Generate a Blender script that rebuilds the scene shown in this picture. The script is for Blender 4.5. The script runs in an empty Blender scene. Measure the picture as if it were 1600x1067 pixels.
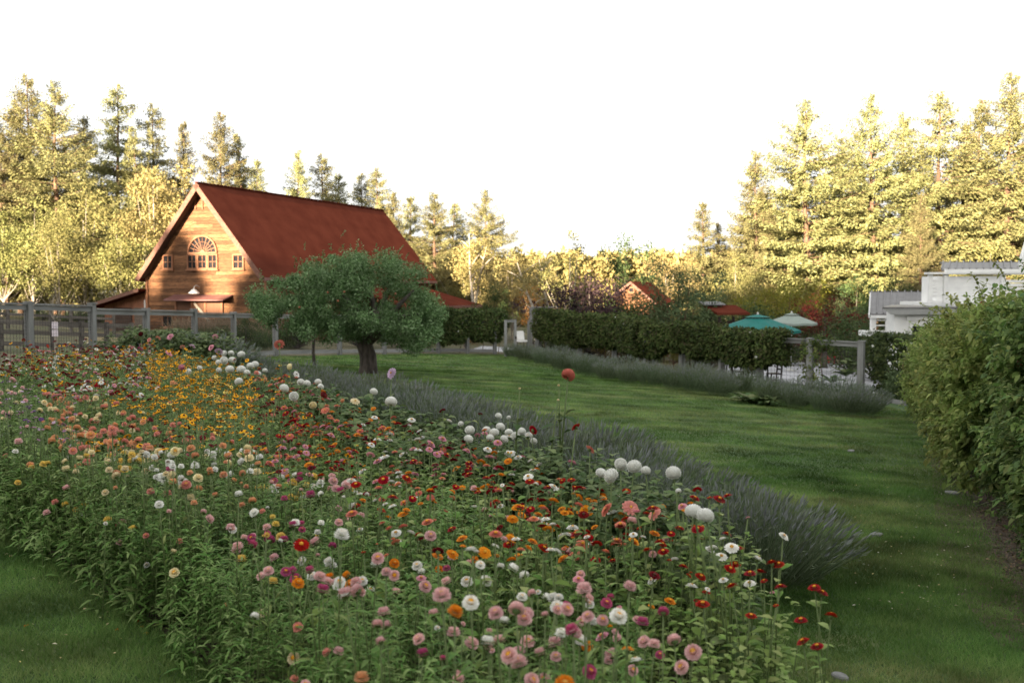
import bpy, math, random
import numpy as np
from mathutils import Vector, Matrix, Euler

rng = np.random.default_rng(11)
random.seed(11)
SC = bpy.context.scene
COL = SC.collection
R = math.radians
PI = math.pi

# ------------------------------------------------------------------ camera
CZ = 2.27                       # eye height over the ground at the origin
F = 1555.6                      # focal length in photo pixels (1600 wide)
PITCH = R(2.89)
cam_d = bpy.data.cameras.new('camera')
cam = bpy.data.objects.new('camera', cam_d)
COL.objects.link(cam)
cam.location = (0, 0, CZ)
cam.rotation_euler = (R(90) - PITCH, 0, 0)
cam_d.sensor_width = 36.0
cam_d.lens = 35.0
cam_d.clip_start = 0.05
cam_d.clip_end = 4000
cam_d.dof.use_dof = True
cam_d.dof.focus_distance = 9.5
cam_d.dof.aperture_fstop = 2.5
SC.camera = cam

# ------------------------------------------------------------------ sky, sun, exposure
SUN_AZ = math.atan2(-0.455, -0.890)     # from +Y towards +X: low, behind the camera, a little left
SUN_EL = R(9.0)
world = bpy.data.worlds.new('World')
SC.world = world
world.use_nodes = True
wn = world.node_tree.nodes
wl = world.node_tree.links
wn.clear()
wo = wn.new('ShaderNodeOutputWorld')
bg = wn.new('ShaderNodeBackground')
sky = wn.new('ShaderNodeTexSky')
sky.sky_type = 'NISHITA'
sky.sun_disc = False
sky.sun_elevation = SUN_EL
sky.sun_rotation = SUN_AZ % (2 * PI)
sky.air_density = 1.0
sky.dust_density = 4.0
sky.ozone_density = 1.0
bg.inputs['Strength'].default_value = 0.088
hsv = wn.new('ShaderNodeHueSaturation')
hsv.inputs['Saturation'].default_value = 0.25
wl.new(sky.outputs['Color'], hsv.inputs['Color'])
veil = wn.new('ShaderNodeMix')            # thin even high cloud over the clear sky
veil.data_type = 'RGBA'; veil.blend_type = 'ADD'
veil.inputs['Factor'].default_value = 1.0
scl = wn.new('ShaderNodeMix'); scl.data_type = 'RGBA'; scl.blend_type = 'MULTIPLY'; scl.inputs['Factor'].default_value = 1.0
scl.inputs['B'].default_value = (.2, .2, .2, 1)
wl.new(hsv.outputs['Color'], scl.inputs['A'])
wl.new(scl.outputs['Result'], veil.inputs['A'])
veil.inputs['B'].default_value = (1.78, 1.79, 1.76, 1)
wl.new(veil.outputs['Result'], bg.inputs['Color'])
wl.new(bg.outputs['Background'], wo.inputs['Surface'])
sun_d = bpy.data.lights.new('sun', 'SUN')
sun_d.energy = 5.0
sun_d.angle = R(0.5)
sun_d.color = (1.0, 0.82, 0.59)
sun = bpy.data.objects.new('sun', sun_d)
COL.objects.link(sun)
sdir = Vector((math.sin(SUN_AZ) * math.cos(SUN_EL), math.cos(SUN_AZ) * math.cos(SUN_EL), math.sin(SUN_EL)))
sun.rotation_euler = sdir.to_track_quat('Z', 'Y').to_euler()
sun.location = sdir * 100
SC.view_settings.view_transform = 'Standard'
SC.view_settings.look = 'None'
SC.view_settings.gamma = 1.0
SC.view_settings.use_curve_mapping = False
SC.view_settings.exposure = 2.95

# ------------------------------------------------------------------ maths helpers
def g(x, y):
    """ground height"""
    return -0.048 * np.clip(x, -45, 40) - 0.023 * np.clip(y, -10, 115)

_fw = np.array([0, math.cos(PITCH), -math.sin(PITCH)])
_up = np.array([0, math.sin(PITCH), math.cos(PITCH)])

def ray(u, v):
    return _fw + (u - 800) / F * np.array([1., 0, 0]) + (533.5 - v) / F * _up

def at(u, v, Y):
    """world point on the line of sight through a photo pixel at distance Y"""
    d = ray(u, v)
    p = d * (Y / d[1])
    return Vector((p[0], p[1], p[2] + CZ))

def gp(u, v, h=0.0):
    """point at height h over the ground seen at a photo pixel"""
    d = ray(u, v)
    t = (CZ - h) / (-d[2] - 0.048 * d[0] - 0.023 * d[1])
    p = d * t
    return Vector((p[0], p[1], p[2] + CZ - h))

def proj(P):
    P = np.asarray(P, float)
    q = P - np.array([0, 0, CZ])
    zc = q @ _fw
    return 800 + F * q[..., 0] / zc, 533.5 - F * (q @ _up) / zc

def inpoly(x, y, poly):
    x = np.asarray(x); y = np.asarray(y)
    r = np.zeros(x.shape, bool)
    n = len(poly)
    for i in range(n):
        x1, y1 = poly[i]; x2, y2 = poly[(i + 1) % n]
        c = ((y1 > y) != (y2 > y)) & (x < (x2 - x1) * (y - y1) / (y2 - y1 + 1e-12) + x1)
        r ^= c
    return r

def unit(a):
    return a / (np.linalg.norm(a, axis=-1, keepdims=True) + 1e-9)

# ------------------------------------------------------------------ object helpers
def tag(o, label=None, cat=None, group=None, kind=None):
    if label: o['label'] = label
    if cat: o['category'] = cat
    if group: o['group'] = group
    if kind: o['kind'] = kind
    return o

def link(name, me, parent=None, loc=None, rot=None, scale=None):
    o = bpy.data.objects.new(name, me)
    COL.objects.link(o)
    if parent is not None: o.parent = parent
    if loc is not None: o.location = loc
    if rot is not None: o.rotation_euler = rot
    if scale is not None: o.scale = (scale,) * 3 if isinstance(scale, (int, float)) else scale
    return o

def thing(name, label, cat, loc=(0, 0, 0), rotz=0.0, group=None):
    o = link(name, None, None, loc, (0, 0, rotz))
    o.empty_display_size = 0.2
    return tag(o, label, cat, group)

def npmesh(name, V, faces, mats, midx=None, smooth=True):
    """faces: list of (n,k) int arrays; midx: material index per array (int or array)"""
    me = bpy.data.meshes.new(name)
    V = np.asarray(V, np.float32)
    faces = [np.asarray(f, np.int32) for f in faces if len(f)]
    if midx is None: midx = [0] * len(faces)
    nl = sum(f.size for f in faces); npl = sum(len(f) for f in faces)
    me.vertices.add(len(V)); me.vertices.foreach_set('co', V.ravel())
    me.loops.add(nl); me.polygons.add(npl)
    me.loops.foreach_set('vertex_index', np.concatenate([f.ravel() for f in faces]))
    tot = np.concatenate([np.full(len(f), f.shape[1], np.int32) for f in faces])
    me.polygons.foreach_set('loop_start', np.concatenate([[0], np.cumsum(tot)[:-1]]).astype(np.int32))
    mi = np.concatenate([np.full(len(f), m, np.int32) if np.isscalar(m) else np.asarray(m, np.int32) for f, m in zip(faces, midx)])
    for m in (mats if isinstance(mats, (list, tuple)) else [mats]): me.materials.append(m)
    me.polygons.foreach_set('material_index', mi)
    me.polygons.foreach_set('use_smooth', np.full(npl, bool(smooth)))
    me.update(calc_edges=True)
    return me

class MB:
    """collects simple solids into one mesh"""
    def __init__(s):
        s.V = []; s.F = {}; s.n = 0
    def add(s, V, F, m=0):
        V = [tuple(map(float, p)) for p in V]
        for f in F:
            s.F.setdefault((len(f), m), []).append([i + s.n for i in f])
        s.V += V; s.n += len(V)
        return s
    def hexa(s, p, m=0):
        """8 corners: bottom 0-3 counter clockwise, top 4-7"""
        return s.add(p, [(3, 2, 1, 0), (4, 5, 6, 7), (0, 1, 5, 4), (1, 2, 6, 5), (2, 3, 7, 6), (3, 0, 4, 7)], m)
    def box(s, c, d, m=0, M=None):
        x, y, z = (k / 2 for k in d)
        p = [Vector(c) + (M @ Vector(q) if M else Vector(q)) for q in
             ((-x, -y, -z), (x, -y, -z), (x, y, -z), (-x, y, -z), (-x, -y, z), (x, -y, z), (x, y, z), (-x, y, z))]
        return s.hexa(p, m)
    def bar(s, a, b, w, h, m=0, up=(0, 0, 1)):
        a = Vector(a); b = Vector(b)
        d = (b - a).normalized()
        up = Vector(up)
        if abs(d.dot(up)) > 0.98: up = Vector((0, 1, 0))
        sx = d.cross(up).normalized() * w / 2
        sz = sx.cross(d).normalized() * h / 2
        return s.hexa([a - sx - sz, a + sx - sz, b + sx - sz, b - sx - sz, a - sx + sz, a + sx + sz, b + sx + sz, b - sx + sz], m)
    def tube(s, pts, rad, n=6, m=0, cap=True):
        pts = [Vector(p) for p in pts]
        if not isinstance(rad, (list, tuple)): rad = [rad] * len(pts)
        V = []; Fq = []
        ref = Vector((0.31, 0.77, 0.12))
        for i, p in enumerate(pts):
            d = (pts[min(i + 1, len(pts) - 1)] - pts[max(i - 1, 0)]).normalized()
            a = d.cross(ref)
            if a.length < 1e-3: a = d.cross(Vector((1, 0, 0)))
            a.normalize(); b = d.cross(a)
            for k in range(n):
                t = 2 * PI * k / n
                V.append(p + (a * math.cos(t) + b * math.sin(t)) * rad[i])
        for i in range(len(pts) - 1):
            for k in range(n):
                Fq.append((i * n + k, i * n + (k + 1) % n, (i + 1) * n + (k + 1) % n, (i + 1) * n + k))
        if cap:
            Fq.append(tuple(range(n))[::-1]); Fq.append(tuple((len(pts) - 1) * n + k for k in range(n)))
        return s.add(V, Fq, m)
    def mesh(s, name, mats, smooth=False):
        ks = sorted(s.F)
        return npmesh(name, s.V, [np.array(s.F[k]) for k in ks], mats, [k[1] for k in ks], smooth)
    def build(s, name, mats, parent=None, loc=None, rot=None, smooth=False, scale=None):
        return link(name, s.mesh(name, mats, smooth), parent, loc, rot, scale)

# ------------------------------------------------------------------ materials
def mat(name, c1, c2=None, scale=6.0, rough=0.7, stretch=(1, 1, 1), bump=0.0, spec=0.3, objvar=0.0, detail=5.0, dist=0.0, metal=0.0, c3=None, coord='Object', pos=(0.35, 0.65), isl=0.0):
    m = bpy.data.materials.new(name); m.use_nodes = True
    nt = m.node_tree; N = nt.nodes; L = nt.links
    p = N['Principled BSDF']
    p.inputs['Roughness'].default_value = rough
    p.inputs['Metallic'].default_value = metal
    p.inputs['Specular IOR Level'].default_value = spec
    c2 = c2 or tuple(k * 0.7 for k in c1)
    tc = N.new('ShaderNodeTexCoord'); mp = N.new('ShaderNodeMapping'); nz = N.new('ShaderNodeTexNoise')
    if coord == 'World':
        gm = N.new('ShaderNodeNewGeometry'); L.new(gm.outputs['Position'], mp.inputs['Vector'])
    else:
        L.new(tc.outputs[coord], mp.inputs['Vector'])
    mp.inputs['Scale'].default_value = stretch
    nz.inputs['Scale'].default_value = scale; nz.inputs['Detail'].default_value = detail; nz.inputs['Distortion'].default_value = dist
    L.new(mp.outputs['Vector'], nz.inputs['Vector'])
    cr = N.new('ShaderNodeValToRGB')
    cr.color_ramp.elements[0].position = pos[0]; cr.color_ramp.elements[0].color = (*c1, 1)
    cr.color_ramp.elements[1].position = pos[1]; cr.color_ramp.elements[1].color = (*c2, 1)
    if c3:
        e = cr.color_ramp.elements.new(min(pos[1] + 0.13, 1)); e.color = (*c3, 1)
    L.new(nz.outputs['Fac'], cr.inputs['Fac'])
    out = cr.outputs['Color']
    if objvar or isl:
        hs = N.new('ShaderNodeHueSaturation'); mr = N.new('ShaderNodeMapRange')
        if isl:
            src = N.new('ShaderNodeNewGeometry').outputs['Random Per Island']; a = isl
        else:
            src = N.new('ShaderNodeObjectInfo').outputs['Random']; a = objvar
        mr.inputs['To Min'].default_value = 1 - a; mr.inputs['To Max'].default_value = 1 + a
        L.new(src, mr.inputs['Value']); L.new(mr.outputs['Result'], hs.inputs['Value']); L.new(out, hs.inputs['Color'])
        out = hs.outputs['Color']
    L.new(out, p.inputs['Base Color'])
    if bump:
        bp = N.new('ShaderNodeBump'); bp.inputs['Strength'].default_value = bump; bp.inputs['Distance'].default_value = 0.02
        L.new(nz.outputs['Fac'], bp.inputs['Height']); L.new(bp.outputs['Normal'], p.inputs['Normal'])
    return m

def leafmat(name, cols, transl=0.3, rough=0.55, objvar=0.12, clump=0.25, cscale=1.2, spec=0.25, huevar=0.02):
    m = bpy.data.materials.new(name); m.use_nodes = True
    nt = m.node_tree; N = nt.nodes; L = nt.links
    p = N['Principled BSDF']; p.inputs['Roughness'].default_value = rough; p.inputs['Specular IOR Level'].default_value = spec * .25
    gm = N.new('ShaderNodeNewGeometry'); cr = N.new('ShaderNodeValToRGB')
    el = cr.color_ramp.elements
    kf = 1.0 if 'petal' in name else 1.28
    for i, c in enumerate(cols):
        c = tuple(min(.85, q * kf) for q in c)
        e = el[i] if i < 2 else el.new(1.0)
        e.position = i / max(1, len(cols) - 1); e.color = (*c, 1)
    L.new(gm.outputs['Random Per Island'], cr.inputs['Fac'])
    oi = N.new('ShaderNodeObjectInfo'); mr = N.new('ShaderNodeMapRange')
    mr.inputs['To Min'].default_value = 1 - objvar; mr.inputs['To Max'].default_value = 1 + objvar
    L.new(oi.outputs['Random'], mr.inputs['Value'])
    nz = N.new('ShaderNodeTexNoise'); nz.inputs['Scale'].default_value = cscale; nz.inputs['Detail'].default_value = 2
    tc = N.new('ShaderNodeTexCoord'); L.new(tc.outputs['Object'], nz.inputs['Vector'])
    m2 = N.new('ShaderNodeMapRange'); m2.inputs['From Min'].default_value = 0.3; m2.inputs['From Max'].default_value = 0.7
    m2.inputs['To Min'].default_value = 1 - clump; m2.inputs['To Max'].default_value = 1 + clump
    L.new(nz.outputs['Fac'], m2.inputs['Value'])
    mu = N.new('ShaderNodeMath'); mu.operation = 'MULTIPLY'
    L.new(mr.outputs['Result'], mu.inputs[0]); L.new(m2.outputs['Result'], mu.inputs[1])
    mh = N.new('ShaderNodeMapRange'); mh.inputs['To Min'].default_value = 0.5 - huevar; mh.inputs['To Max'].default_value = 0.5 + huevar
    L.new(oi.outputs['Random'], mh.inputs['Value'])
    hs = N.new('ShaderNodeHueSaturation'); L.new(cr.outputs['Color'], hs.inputs['Color']); L.new(mu.outputs['Value'], hs.inputs['Value'])
    L.new(mh.outputs['Result'], hs.inputs['Hue'])
    L.new(hs.outputs['Color'], p.inputs['Base Color'])
    if transl:
        tr = N.new('ShaderNodeBsdfTranslucent'); mx = N.new('ShaderNodeMixShader'); mx.inputs['Fac'].default_value = transl
        L.new(hs.outputs['Color'], tr.inputs['Color']); L.new(p.outputs['BSDF'], mx.inputs[1]); L.new(tr.outputs['BSDF'], mx.inputs[2])
        L.new(mx.outputs['Shader'], N['Material Output'].inputs['Surface'])
    return m

M = {}
M['fir'] = leafmat('fir_needles', [(.115, .118, .052), (.150, .144, .060), (.185, .170, .074)], .12, objvar=.22, clump=.3, cscale=.5, huevar=.02)
M['bark'] = mat('bark', (.16, .09, .055), (.07, .045, .03), 8, .9, (1, 1, .15), .6)
M['bark_grey'] = mat('grey_bark', (.12, .10, .085), (.045, .038, .032), 9, .9, (1, 1, .3), .8)
M['bark_pale'] = mat('pale_bark', (.42, .37, .30), (.25, .21, .17), 5, .8, (1, 1, .6), .3)
M['maple'] = leafmat('maple_leaves', [(.122, .128, .045), (.150, .150, .053), (.178, .165, .062)], .2, objvar=.15, cscale=.5)
M['gold'] = leafmat('golden_leaves', [(.19, .16, .063), (.215, .175, .072), (.17, .15, .06)], .2, objvar=.1, cscale=.5)
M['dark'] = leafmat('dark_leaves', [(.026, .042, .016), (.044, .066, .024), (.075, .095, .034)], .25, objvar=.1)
M['purple'] = leafmat('purple_leaves', [(.022, .014, .017), (.035, .022, .026), (.05, .03, .03)], .2)
M['redleaf'] = leafmat('red_maple_leaves', [(.065, .014, .012), (.11, .018, .012), (.07, .035, .015), (.045, .03, .015)], .3)
M['orangeleaf'] = leafmat('orange_leaves', [(.17, .075, .018), (.20, .10, .022), (.12, .08, .025)], .3)
M['yellowgreen'] = leafmat('yellow_green_leaves', [(.11, .10, .018), (.16, .14, .025), (.08, .09, .02)], .35)
M['grey_green'] = leafmat('grey_green_leaves', [(.055, .075, .032), (.085, .105, .050), (.042, .06, .026)], .25)
M['apple_leaf'] = leafmat('apple_leaves', [(.055, .092, .032), (.095, .142, .056), (.165, .215, .115)], .25, clump=.3, cscale=1.4, spec=.14, rough=.55)
M['vine'] = leafmat('vine_leaves', [(.026, .046, .014), (.044, .072, .021), (.070, .095, .030), (.055, .050, .026)], .2, clump=.3, cscale=1.0)
M['hedge'] = leafmat('hedge_leaves', [(.060, .105, .028), (.105, .160, .042), (.175, .22, .068), (.080, .130, .052), (.22, .235, .085)], .4, clump=.45, cscale=1.6, spec=.12, rough=.55)
M['hedge_y'] = leafmat('pale_hedge_leaves', [(.105, .145, .038), (.165, .20, .055), (.24, .25, .085)], .4, clump=.45, cscale=1.6, spec=.12)
M['bed_leaf'] = leafmat('bed_leaves', [(.055, .105, .022), (.100, .155, .040), (.175, .215, .080)], .2, clump=.2, cscale=1.5, spec=.15, rough=.5)
M['zin_leaf'] = leafmat('zinnia_leaves', [(.085, .145, .032), (.135, .195, .052), (.21, .25, .095)], .2, clump=.15, cscale=1.5, spec=.15)
M['dah_leaf'] = leafmat('dahlia_leaves', [(.045, .078, .028), (.075, .112, .042), (.125, .155, .068)], .25, clump=.2, cscale=1.5, spec=.15, rough=.55)
M['stem'] = mat('green_stem', (.13, .175, .06), (.085, .125, .04), 20, .6)
M['lav_leaf'] = leafmat('lavender_leaves', [(.048, .070, .036), (.080, .105, .056), (.12, .145, .088)], .15, clump=.15)
M['lav_spike'] = leafmat('lavender_spikes', [(.12, .13, .13), (.165, .175, .175), (.09, .115, .065), (.13, .15, .105)], .15, clump=.1)
M['grass'] = leafmat('grass_blades', [(.040, .088, .021), (.070, .128, .032), (.125, .17, .054), (.21, .205, .095)], .3, clump=.55, cscale=1.1, spec=.12)
gm_ = M['grass'].node_tree; gN = gm_.nodes
for nd in list(gN):
    if nd.type == 'VALTORGB':
        lk = nd.inputs['Fac'].links[0]; src = lk.from_socket; gm_.links.remove(lk)
        gp_ = gN.new('ShaderNodeNewGeometry'); mp_ = gN.new('ShaderNodeMapping'); mp_.inputs['Scale'].default_value = (.35, 1.1, 1)
        nz_ = gN.new('ShaderNodeTexNoise'); nz_.inputs['Scale'].default_value = .8; nz_.inputs['Detail'].default_value = 6
        gm_.links.new(gp_.outputs['Position'], mp_.inputs['Vector']); gm_.links.new(mp_.outputs['Vector'], nz_.inputs['Vector'])
        m1_ = gN.new('ShaderNodeMath'); m1_.operation = 'MULTIPLY_ADD'; m1_.inputs[1].default_value = .42; gm_.links.new(src, m1_.inputs[0])
        m2_ = gN.new('ShaderNodeMapRange'); m2_.inputs['From Min'].default_value = .35; m2_.inputs['From Max'].default_value = .68; m2_.inputs['To Max'].default_value = .58
        gm_.links.new(nz_.outputs['Fac'], m2_.inputs['Value']); gm_.links.new(m2_.outputs['Result'], m1_.inputs[2]); gm_.links.new(m1_.outputs['Value'], nd.inputs['Fac'])
M['straw'] = leafmat('dry_grass', [(.16, .11, .075), (.24, .18, .12), (.12, .10, .06)], .2)
M['soil'] = mat('soil', (.045, .032, .022), (.09, .066, .045), 9, .95, bump=.8, coord='World')
M['wood'] = mat('weathered_wood', (.25, .25, .245), (.15, .15, .145), 7, .85, (1, 1, .12), .35, objvar=.18, spec=.15)
M['wood_h'] = mat('weathered_rail_wood', (.26, .26, .255), (.16, .16, .155), 7, .85, (.12, .12, 1), .35, objvar=.15, spec=.15)
M['old_wood'] = mat('old_fence_wood', (.15, .135, .12), (.09, .08, .07), 7, .9, (.2, .2, 1), .3, objvar=.15, spec=.1)
M['wire'] = mat('galvanised_wire', (.055, .055, .055), (.03, .03, .03), 5, .5, metal=.5)
M['siding'] = mat('cedar_siding', (.19, .090, .042), (.085, .039, .019), 2.2, .8, (1.2, 1.2, 9), .25, objvar=.42, spec=.2, c3=(.25, .15, .085), dist=.8)
M['trim'] = mat('cedar_trim', (.24, .11, .06), (.18, .08, .042), 6, .7, objvar=.1, spec=.2)
M['roof'] = mat('red_roof', (.105, .029, .018), (.082, .022, .014), .9, .85, (1, 1, 1), .05, objvar=.035, spec=.0)
M['fascia'] = mat('fascia_board', (.17, .085, .06), (.12, .058, .042), 6, .7, spec=.2)
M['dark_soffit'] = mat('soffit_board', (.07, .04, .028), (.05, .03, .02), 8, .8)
M['metal_red'] = mat('awning_metal', (.17, .075, .065), (.13, .055, .05), 4, .45, spec=.4)
M['lean_wall'] = mat('lean_to_boards', (.30, .13, .07), (.22, .09, .05), 3, .75, (8, 8, .8), .2, objvar=.15)
M['glass'] = mat('dark_glass', (.012, .012, .014), (.018, .018, .02), 2, .8, spec=.04)
M['white'] = mat('white_paint', (.78, .78, .76), (.70, .70, .69), 3, .5, objvar=.03)
M['seam'] = mat('grey_metal_roof', (.17, .165, .165), (.14, .135, .135), 3, .45, objvar=.06, metal=.2)
M['teal'] = mat('teal_canvas', (.006, .125, .108), (.005, .105, .09), 3, .8, objvar=.05)
M['sage'] = mat('sage_canvas', (.21, .25, .22), (.18, .215, .19), 3, .8, objvar=.05)
M['chair'] = mat('dark_chair_wood', (.022, .014, .012), (.035, .02, .016), 9, .45)
M['stone'] = mat('pale_stone', (.20, .20, .19), (.13, .13, .125), 7, .85, bump=.3, objvar=.1)
M['sheet_white'] = mat('paper_sheet', (.68, .60, .64), (.62, .55, .60), 3, .7, objvar=.06)
M['lamp'] = mat('lamp_enamel', (.75, .74, .72), (.66, .65, .63), 3, .3)
M['apple'] = mat('apple_skin', (.28, .05, .025), (.26, .11, .04), 3, .35, spec=.5)
M['redpaint'] = mat('red_paint', (.42, .02, .03), (.35, .02, .03), 3, .5)
M['metal_white'] = mat('galvanised_pole', (.5, .5, .48), (.42, .42, .4), 3, .4, metal=.3)

# ------------------------------------------------------------------ terrain
def sheet(name, poly, m, lift, kind='structure'):
    bm = MB()
    V = [(x, y, g(x, y) + lift) for x, y in poly]
    bm.add(V, [tuple(range(len(V)))])
    o = bm.build(name, m)
    return tag(o, kind=kind)

ground_m = mat('ground_cover', (.05, .055, .02), (.10, .085, .045), .5, .95, bump=.3, coord='World', c3=(.17, .135, .08))
xs = np.concatenate([[-2500, -900, -300], np.linspace(-120, -46, 8), np.linspace(-45, 40, 18), np.linspace(41, 120, 8), [300, 900, 2500]])
ys = np.concatenate([[-1200, -400, -120], np.linspace(-60, -11, 6), np.linspace(-10, 115, 26), np.linspace(117, 250, 8), [500, 1200, 3500]])
GX, GY = np.meshgrid(xs, ys)
GV = np.stack([GX, GY, g(GX, GY)], -1).reshape(-1, 3)
nx, ny = len(xs), len(ys)
ii = (np.arange(ny - 1)[:, None] * nx + np.arange(nx - 1)[None]).ravel()
tag(link('ground', npmesh('ground', GV, [np.stack([ii, ii + 1, ii + nx + 1, ii + nx], 1)], ground_m)), kind='structure')

lawn_m = mat('lawn_turf', (.032, .066, .016), (.055, .092, .026), 1.0, .95, (.55, 1.6, 1), .3, coord='World', c3=(.11, .12, .05), detail=8, pos=(.38, .58))
LAWN = [(-14, -6), (14, -6), (14.5, 30), (12.6, 35.5), (11.4, 39), (10, 42.3), (6.6, 48), (1.4, 54.5), (-.6, 54.8), (-4.7, 51), (-10, 42), (-12.2, 32), (-13.2, 26.5), (-16, 15)]
sheet('lawn', LAWN, lawn_m, .004)
gravel_m = mat('gravel', (.40, .40, .42), (.30, .30, .32), 1.4, .95, bump=.4, coord='World', detail=9)
sheet('patio', [(9.2, 45.6), (12.9, 36.5), (22, 36), (24, 66), (14.5, 66)], gravel_m, .004)
sheet('patio_path', [(-2.5, 60), (2.2, 57.5), (2.6, 66), (-2, 68)], gravel_m, .008)
field_m = mat('dry_field', (.22, .17, .085), (.15, .125, .06), .6, .95, (.4, 2, 1), .3, coord='World')
sheet('field', [(-60, 39), (-15.5, 36), (-17, 58), (-26, 60), (-30, 66), (-75, 68)], field_m, .004)
dirt_m = mat('dirt_track', (.21, .19, .18), (.15, .135, .125), .8, .95, (.5, 2, 1), .3, coord='World')
sheet('dirt_track', [(-60, 20), (-14.2, 26.5), (-12.6, 33), (-14.8, 36), (-60, 38)], dirt_m, .004)

BED = [(.15, 2.9), (-1.75, 5.9), (-3.3, 7.7), (-5.3, 9.9), (-8.4, 14.0), (-8.5, 16), (-10.4, 21.5), (-9.4, 24.6), (-4.2, 16.9), (-1.0, 11.0), (.25, 9.0), (1.15, 7.0), (1.55, 5.7), (1.05, 3.7), (.7, 2.9)]
sheet('flower_bed_soil', BED, M['soil'], .009)
LAV = [(2.2, 8.5), (2.2, 9.6), (1.95, 10.8), (1.6, 12.0), (1.2, 13.2), (.75, 14.4), (.2, 15.6), (-.42, 16.8), (-1.1, 18.0), (-1.85, 19.2), (-2.6, 20.4), (-3.35, 21.6), (-4.15, 22.8), (-4.95, 24.0), (-5.8, 25.2), (-6.6, 26.4), (-7.4, 27.6)]
sheet('lavender_soil', [(x - .5, y - .3) for x, y in LAV] + [(x + .5, y + .3) for x, y in LAV[::-1]], M['soil'], .008)
sheet('bare_earth', [(-5.6, 33.4), (-4.9, 29.0), (-3.4, 27.2), (-2.1, 27.4), (-2.4, 29.4), (-3.6, 31.0), (-4.0, 34.6), (-5.0, 35.6)],
      mat('bark_mulch', (.17, .125, .105), (.11, .08, .065), 5, .95, bump=.8, coord='World'), .008)
sheet('hedge_soil', [(3.6, 7.2), (3.9, 8.6), (4.5, 10.4), (6.6, 15.5), (8.6, 20.4), (11.2, 27), (12.4, 29), (14, 28), (9, 15), (6.0, 6)], M['soil'], .008)
# ------------------------------------------------------------------ leaf clouds
def quads(C, A, Nn, L, W, bend=0.12):
    """one rhombic leaf per row: C base, A axis, Nn normal, L length, W width"""
    A = unit(A); S = unit(np.cross(A, Nn)); Nn = np.cross(S, A)
    L = np.broadcast_to(np.asarray(L, float), (len(C),))[:, None]; W = np.broadcast_to(np.asarray(W, float), (len(C),))[:, None]
    V = np.stack([C, C + A * L * .45 + S * W * .5 + Nn * L * bend, C + A * L, C + A * L * .45 - S * W * .5 + Nn * L * bend], 1).reshape(-1, 3)
    i = np.arange(len(C))[:, None] * 4
    return V, np.concatenate([i, i + 1, i + 2, i + 3], 1)

def lances(C, A, L, W, droop=.35, fold=.15):
    """long pointed leaves with a bend: 4 triangles each"""
    n = len(C)
    A = unit(A); up = np.array([0, 0, 1.0]) + rng.normal(0, .15, (n, 3))
    S = unit(np.cross(A, up)); Nn = np.cross(S, A)
    L = np.broadcast_to(np.asarray(L, float), (n,))[:, None]; W = np.broadcast_to(np.asarray(W, float), (n,))[:, None]
    dr = np.broadcast_to(np.asarray(droop, float), (n,))[:, None]
    def P(s, w):
        return C + A * L * s - np.array([0, 0, 1.0]) * L * dr * s * s + S * W * w + Nn * W * abs(w) * fold * 2
    V = np.stack([P(0, 0), P(.38, .5), P(.38, -.5), P(.72, .38), P(.72, -.38), P(1, 0)], 1).reshape(-1, 3)
    i = np.arange(n)[:, None] * 6
    T = np.concatenate([np.concatenate([i, i + 2, i + 1], 1), np.concatenate([i + 3, i + 4, i + 5], 1)])
    Q = np.concatenate([i + 1, i + 2, i + 4, i + 3], 1)
    return V, T, Q

def rdir(n):
    return unit(rng.normal(size=(n, 3)))

def clump_cloud(centres, radii, per, size, flat=.75, up=.35, aspect=.6):
    """leaves in rounded clumps, the outer ones facing out"""
    n = len(centres)
    k = np.repeat(np.arange(n), per)
    d = rdir(len(k)); r = rng.random(len(k)) ** .45
    off = d * (r * np.asarray(radii)[k])[:, None] * np.array([1, 1, flat])
    C = np.asarray(centres)[k] + off
    A = unit(d * .5 + rdir(len(k)) * 1.0 + np.array([0, 0, up * .2]))
    Nn = unit(d * 1.0 + np.array([0, 0, up + .15]) + rdir(len(k)) * .55)
    s = size * rng.uniform(.65, 1.3, len(k))
    return quads(C, A, Nn, s, s * aspect)

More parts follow.
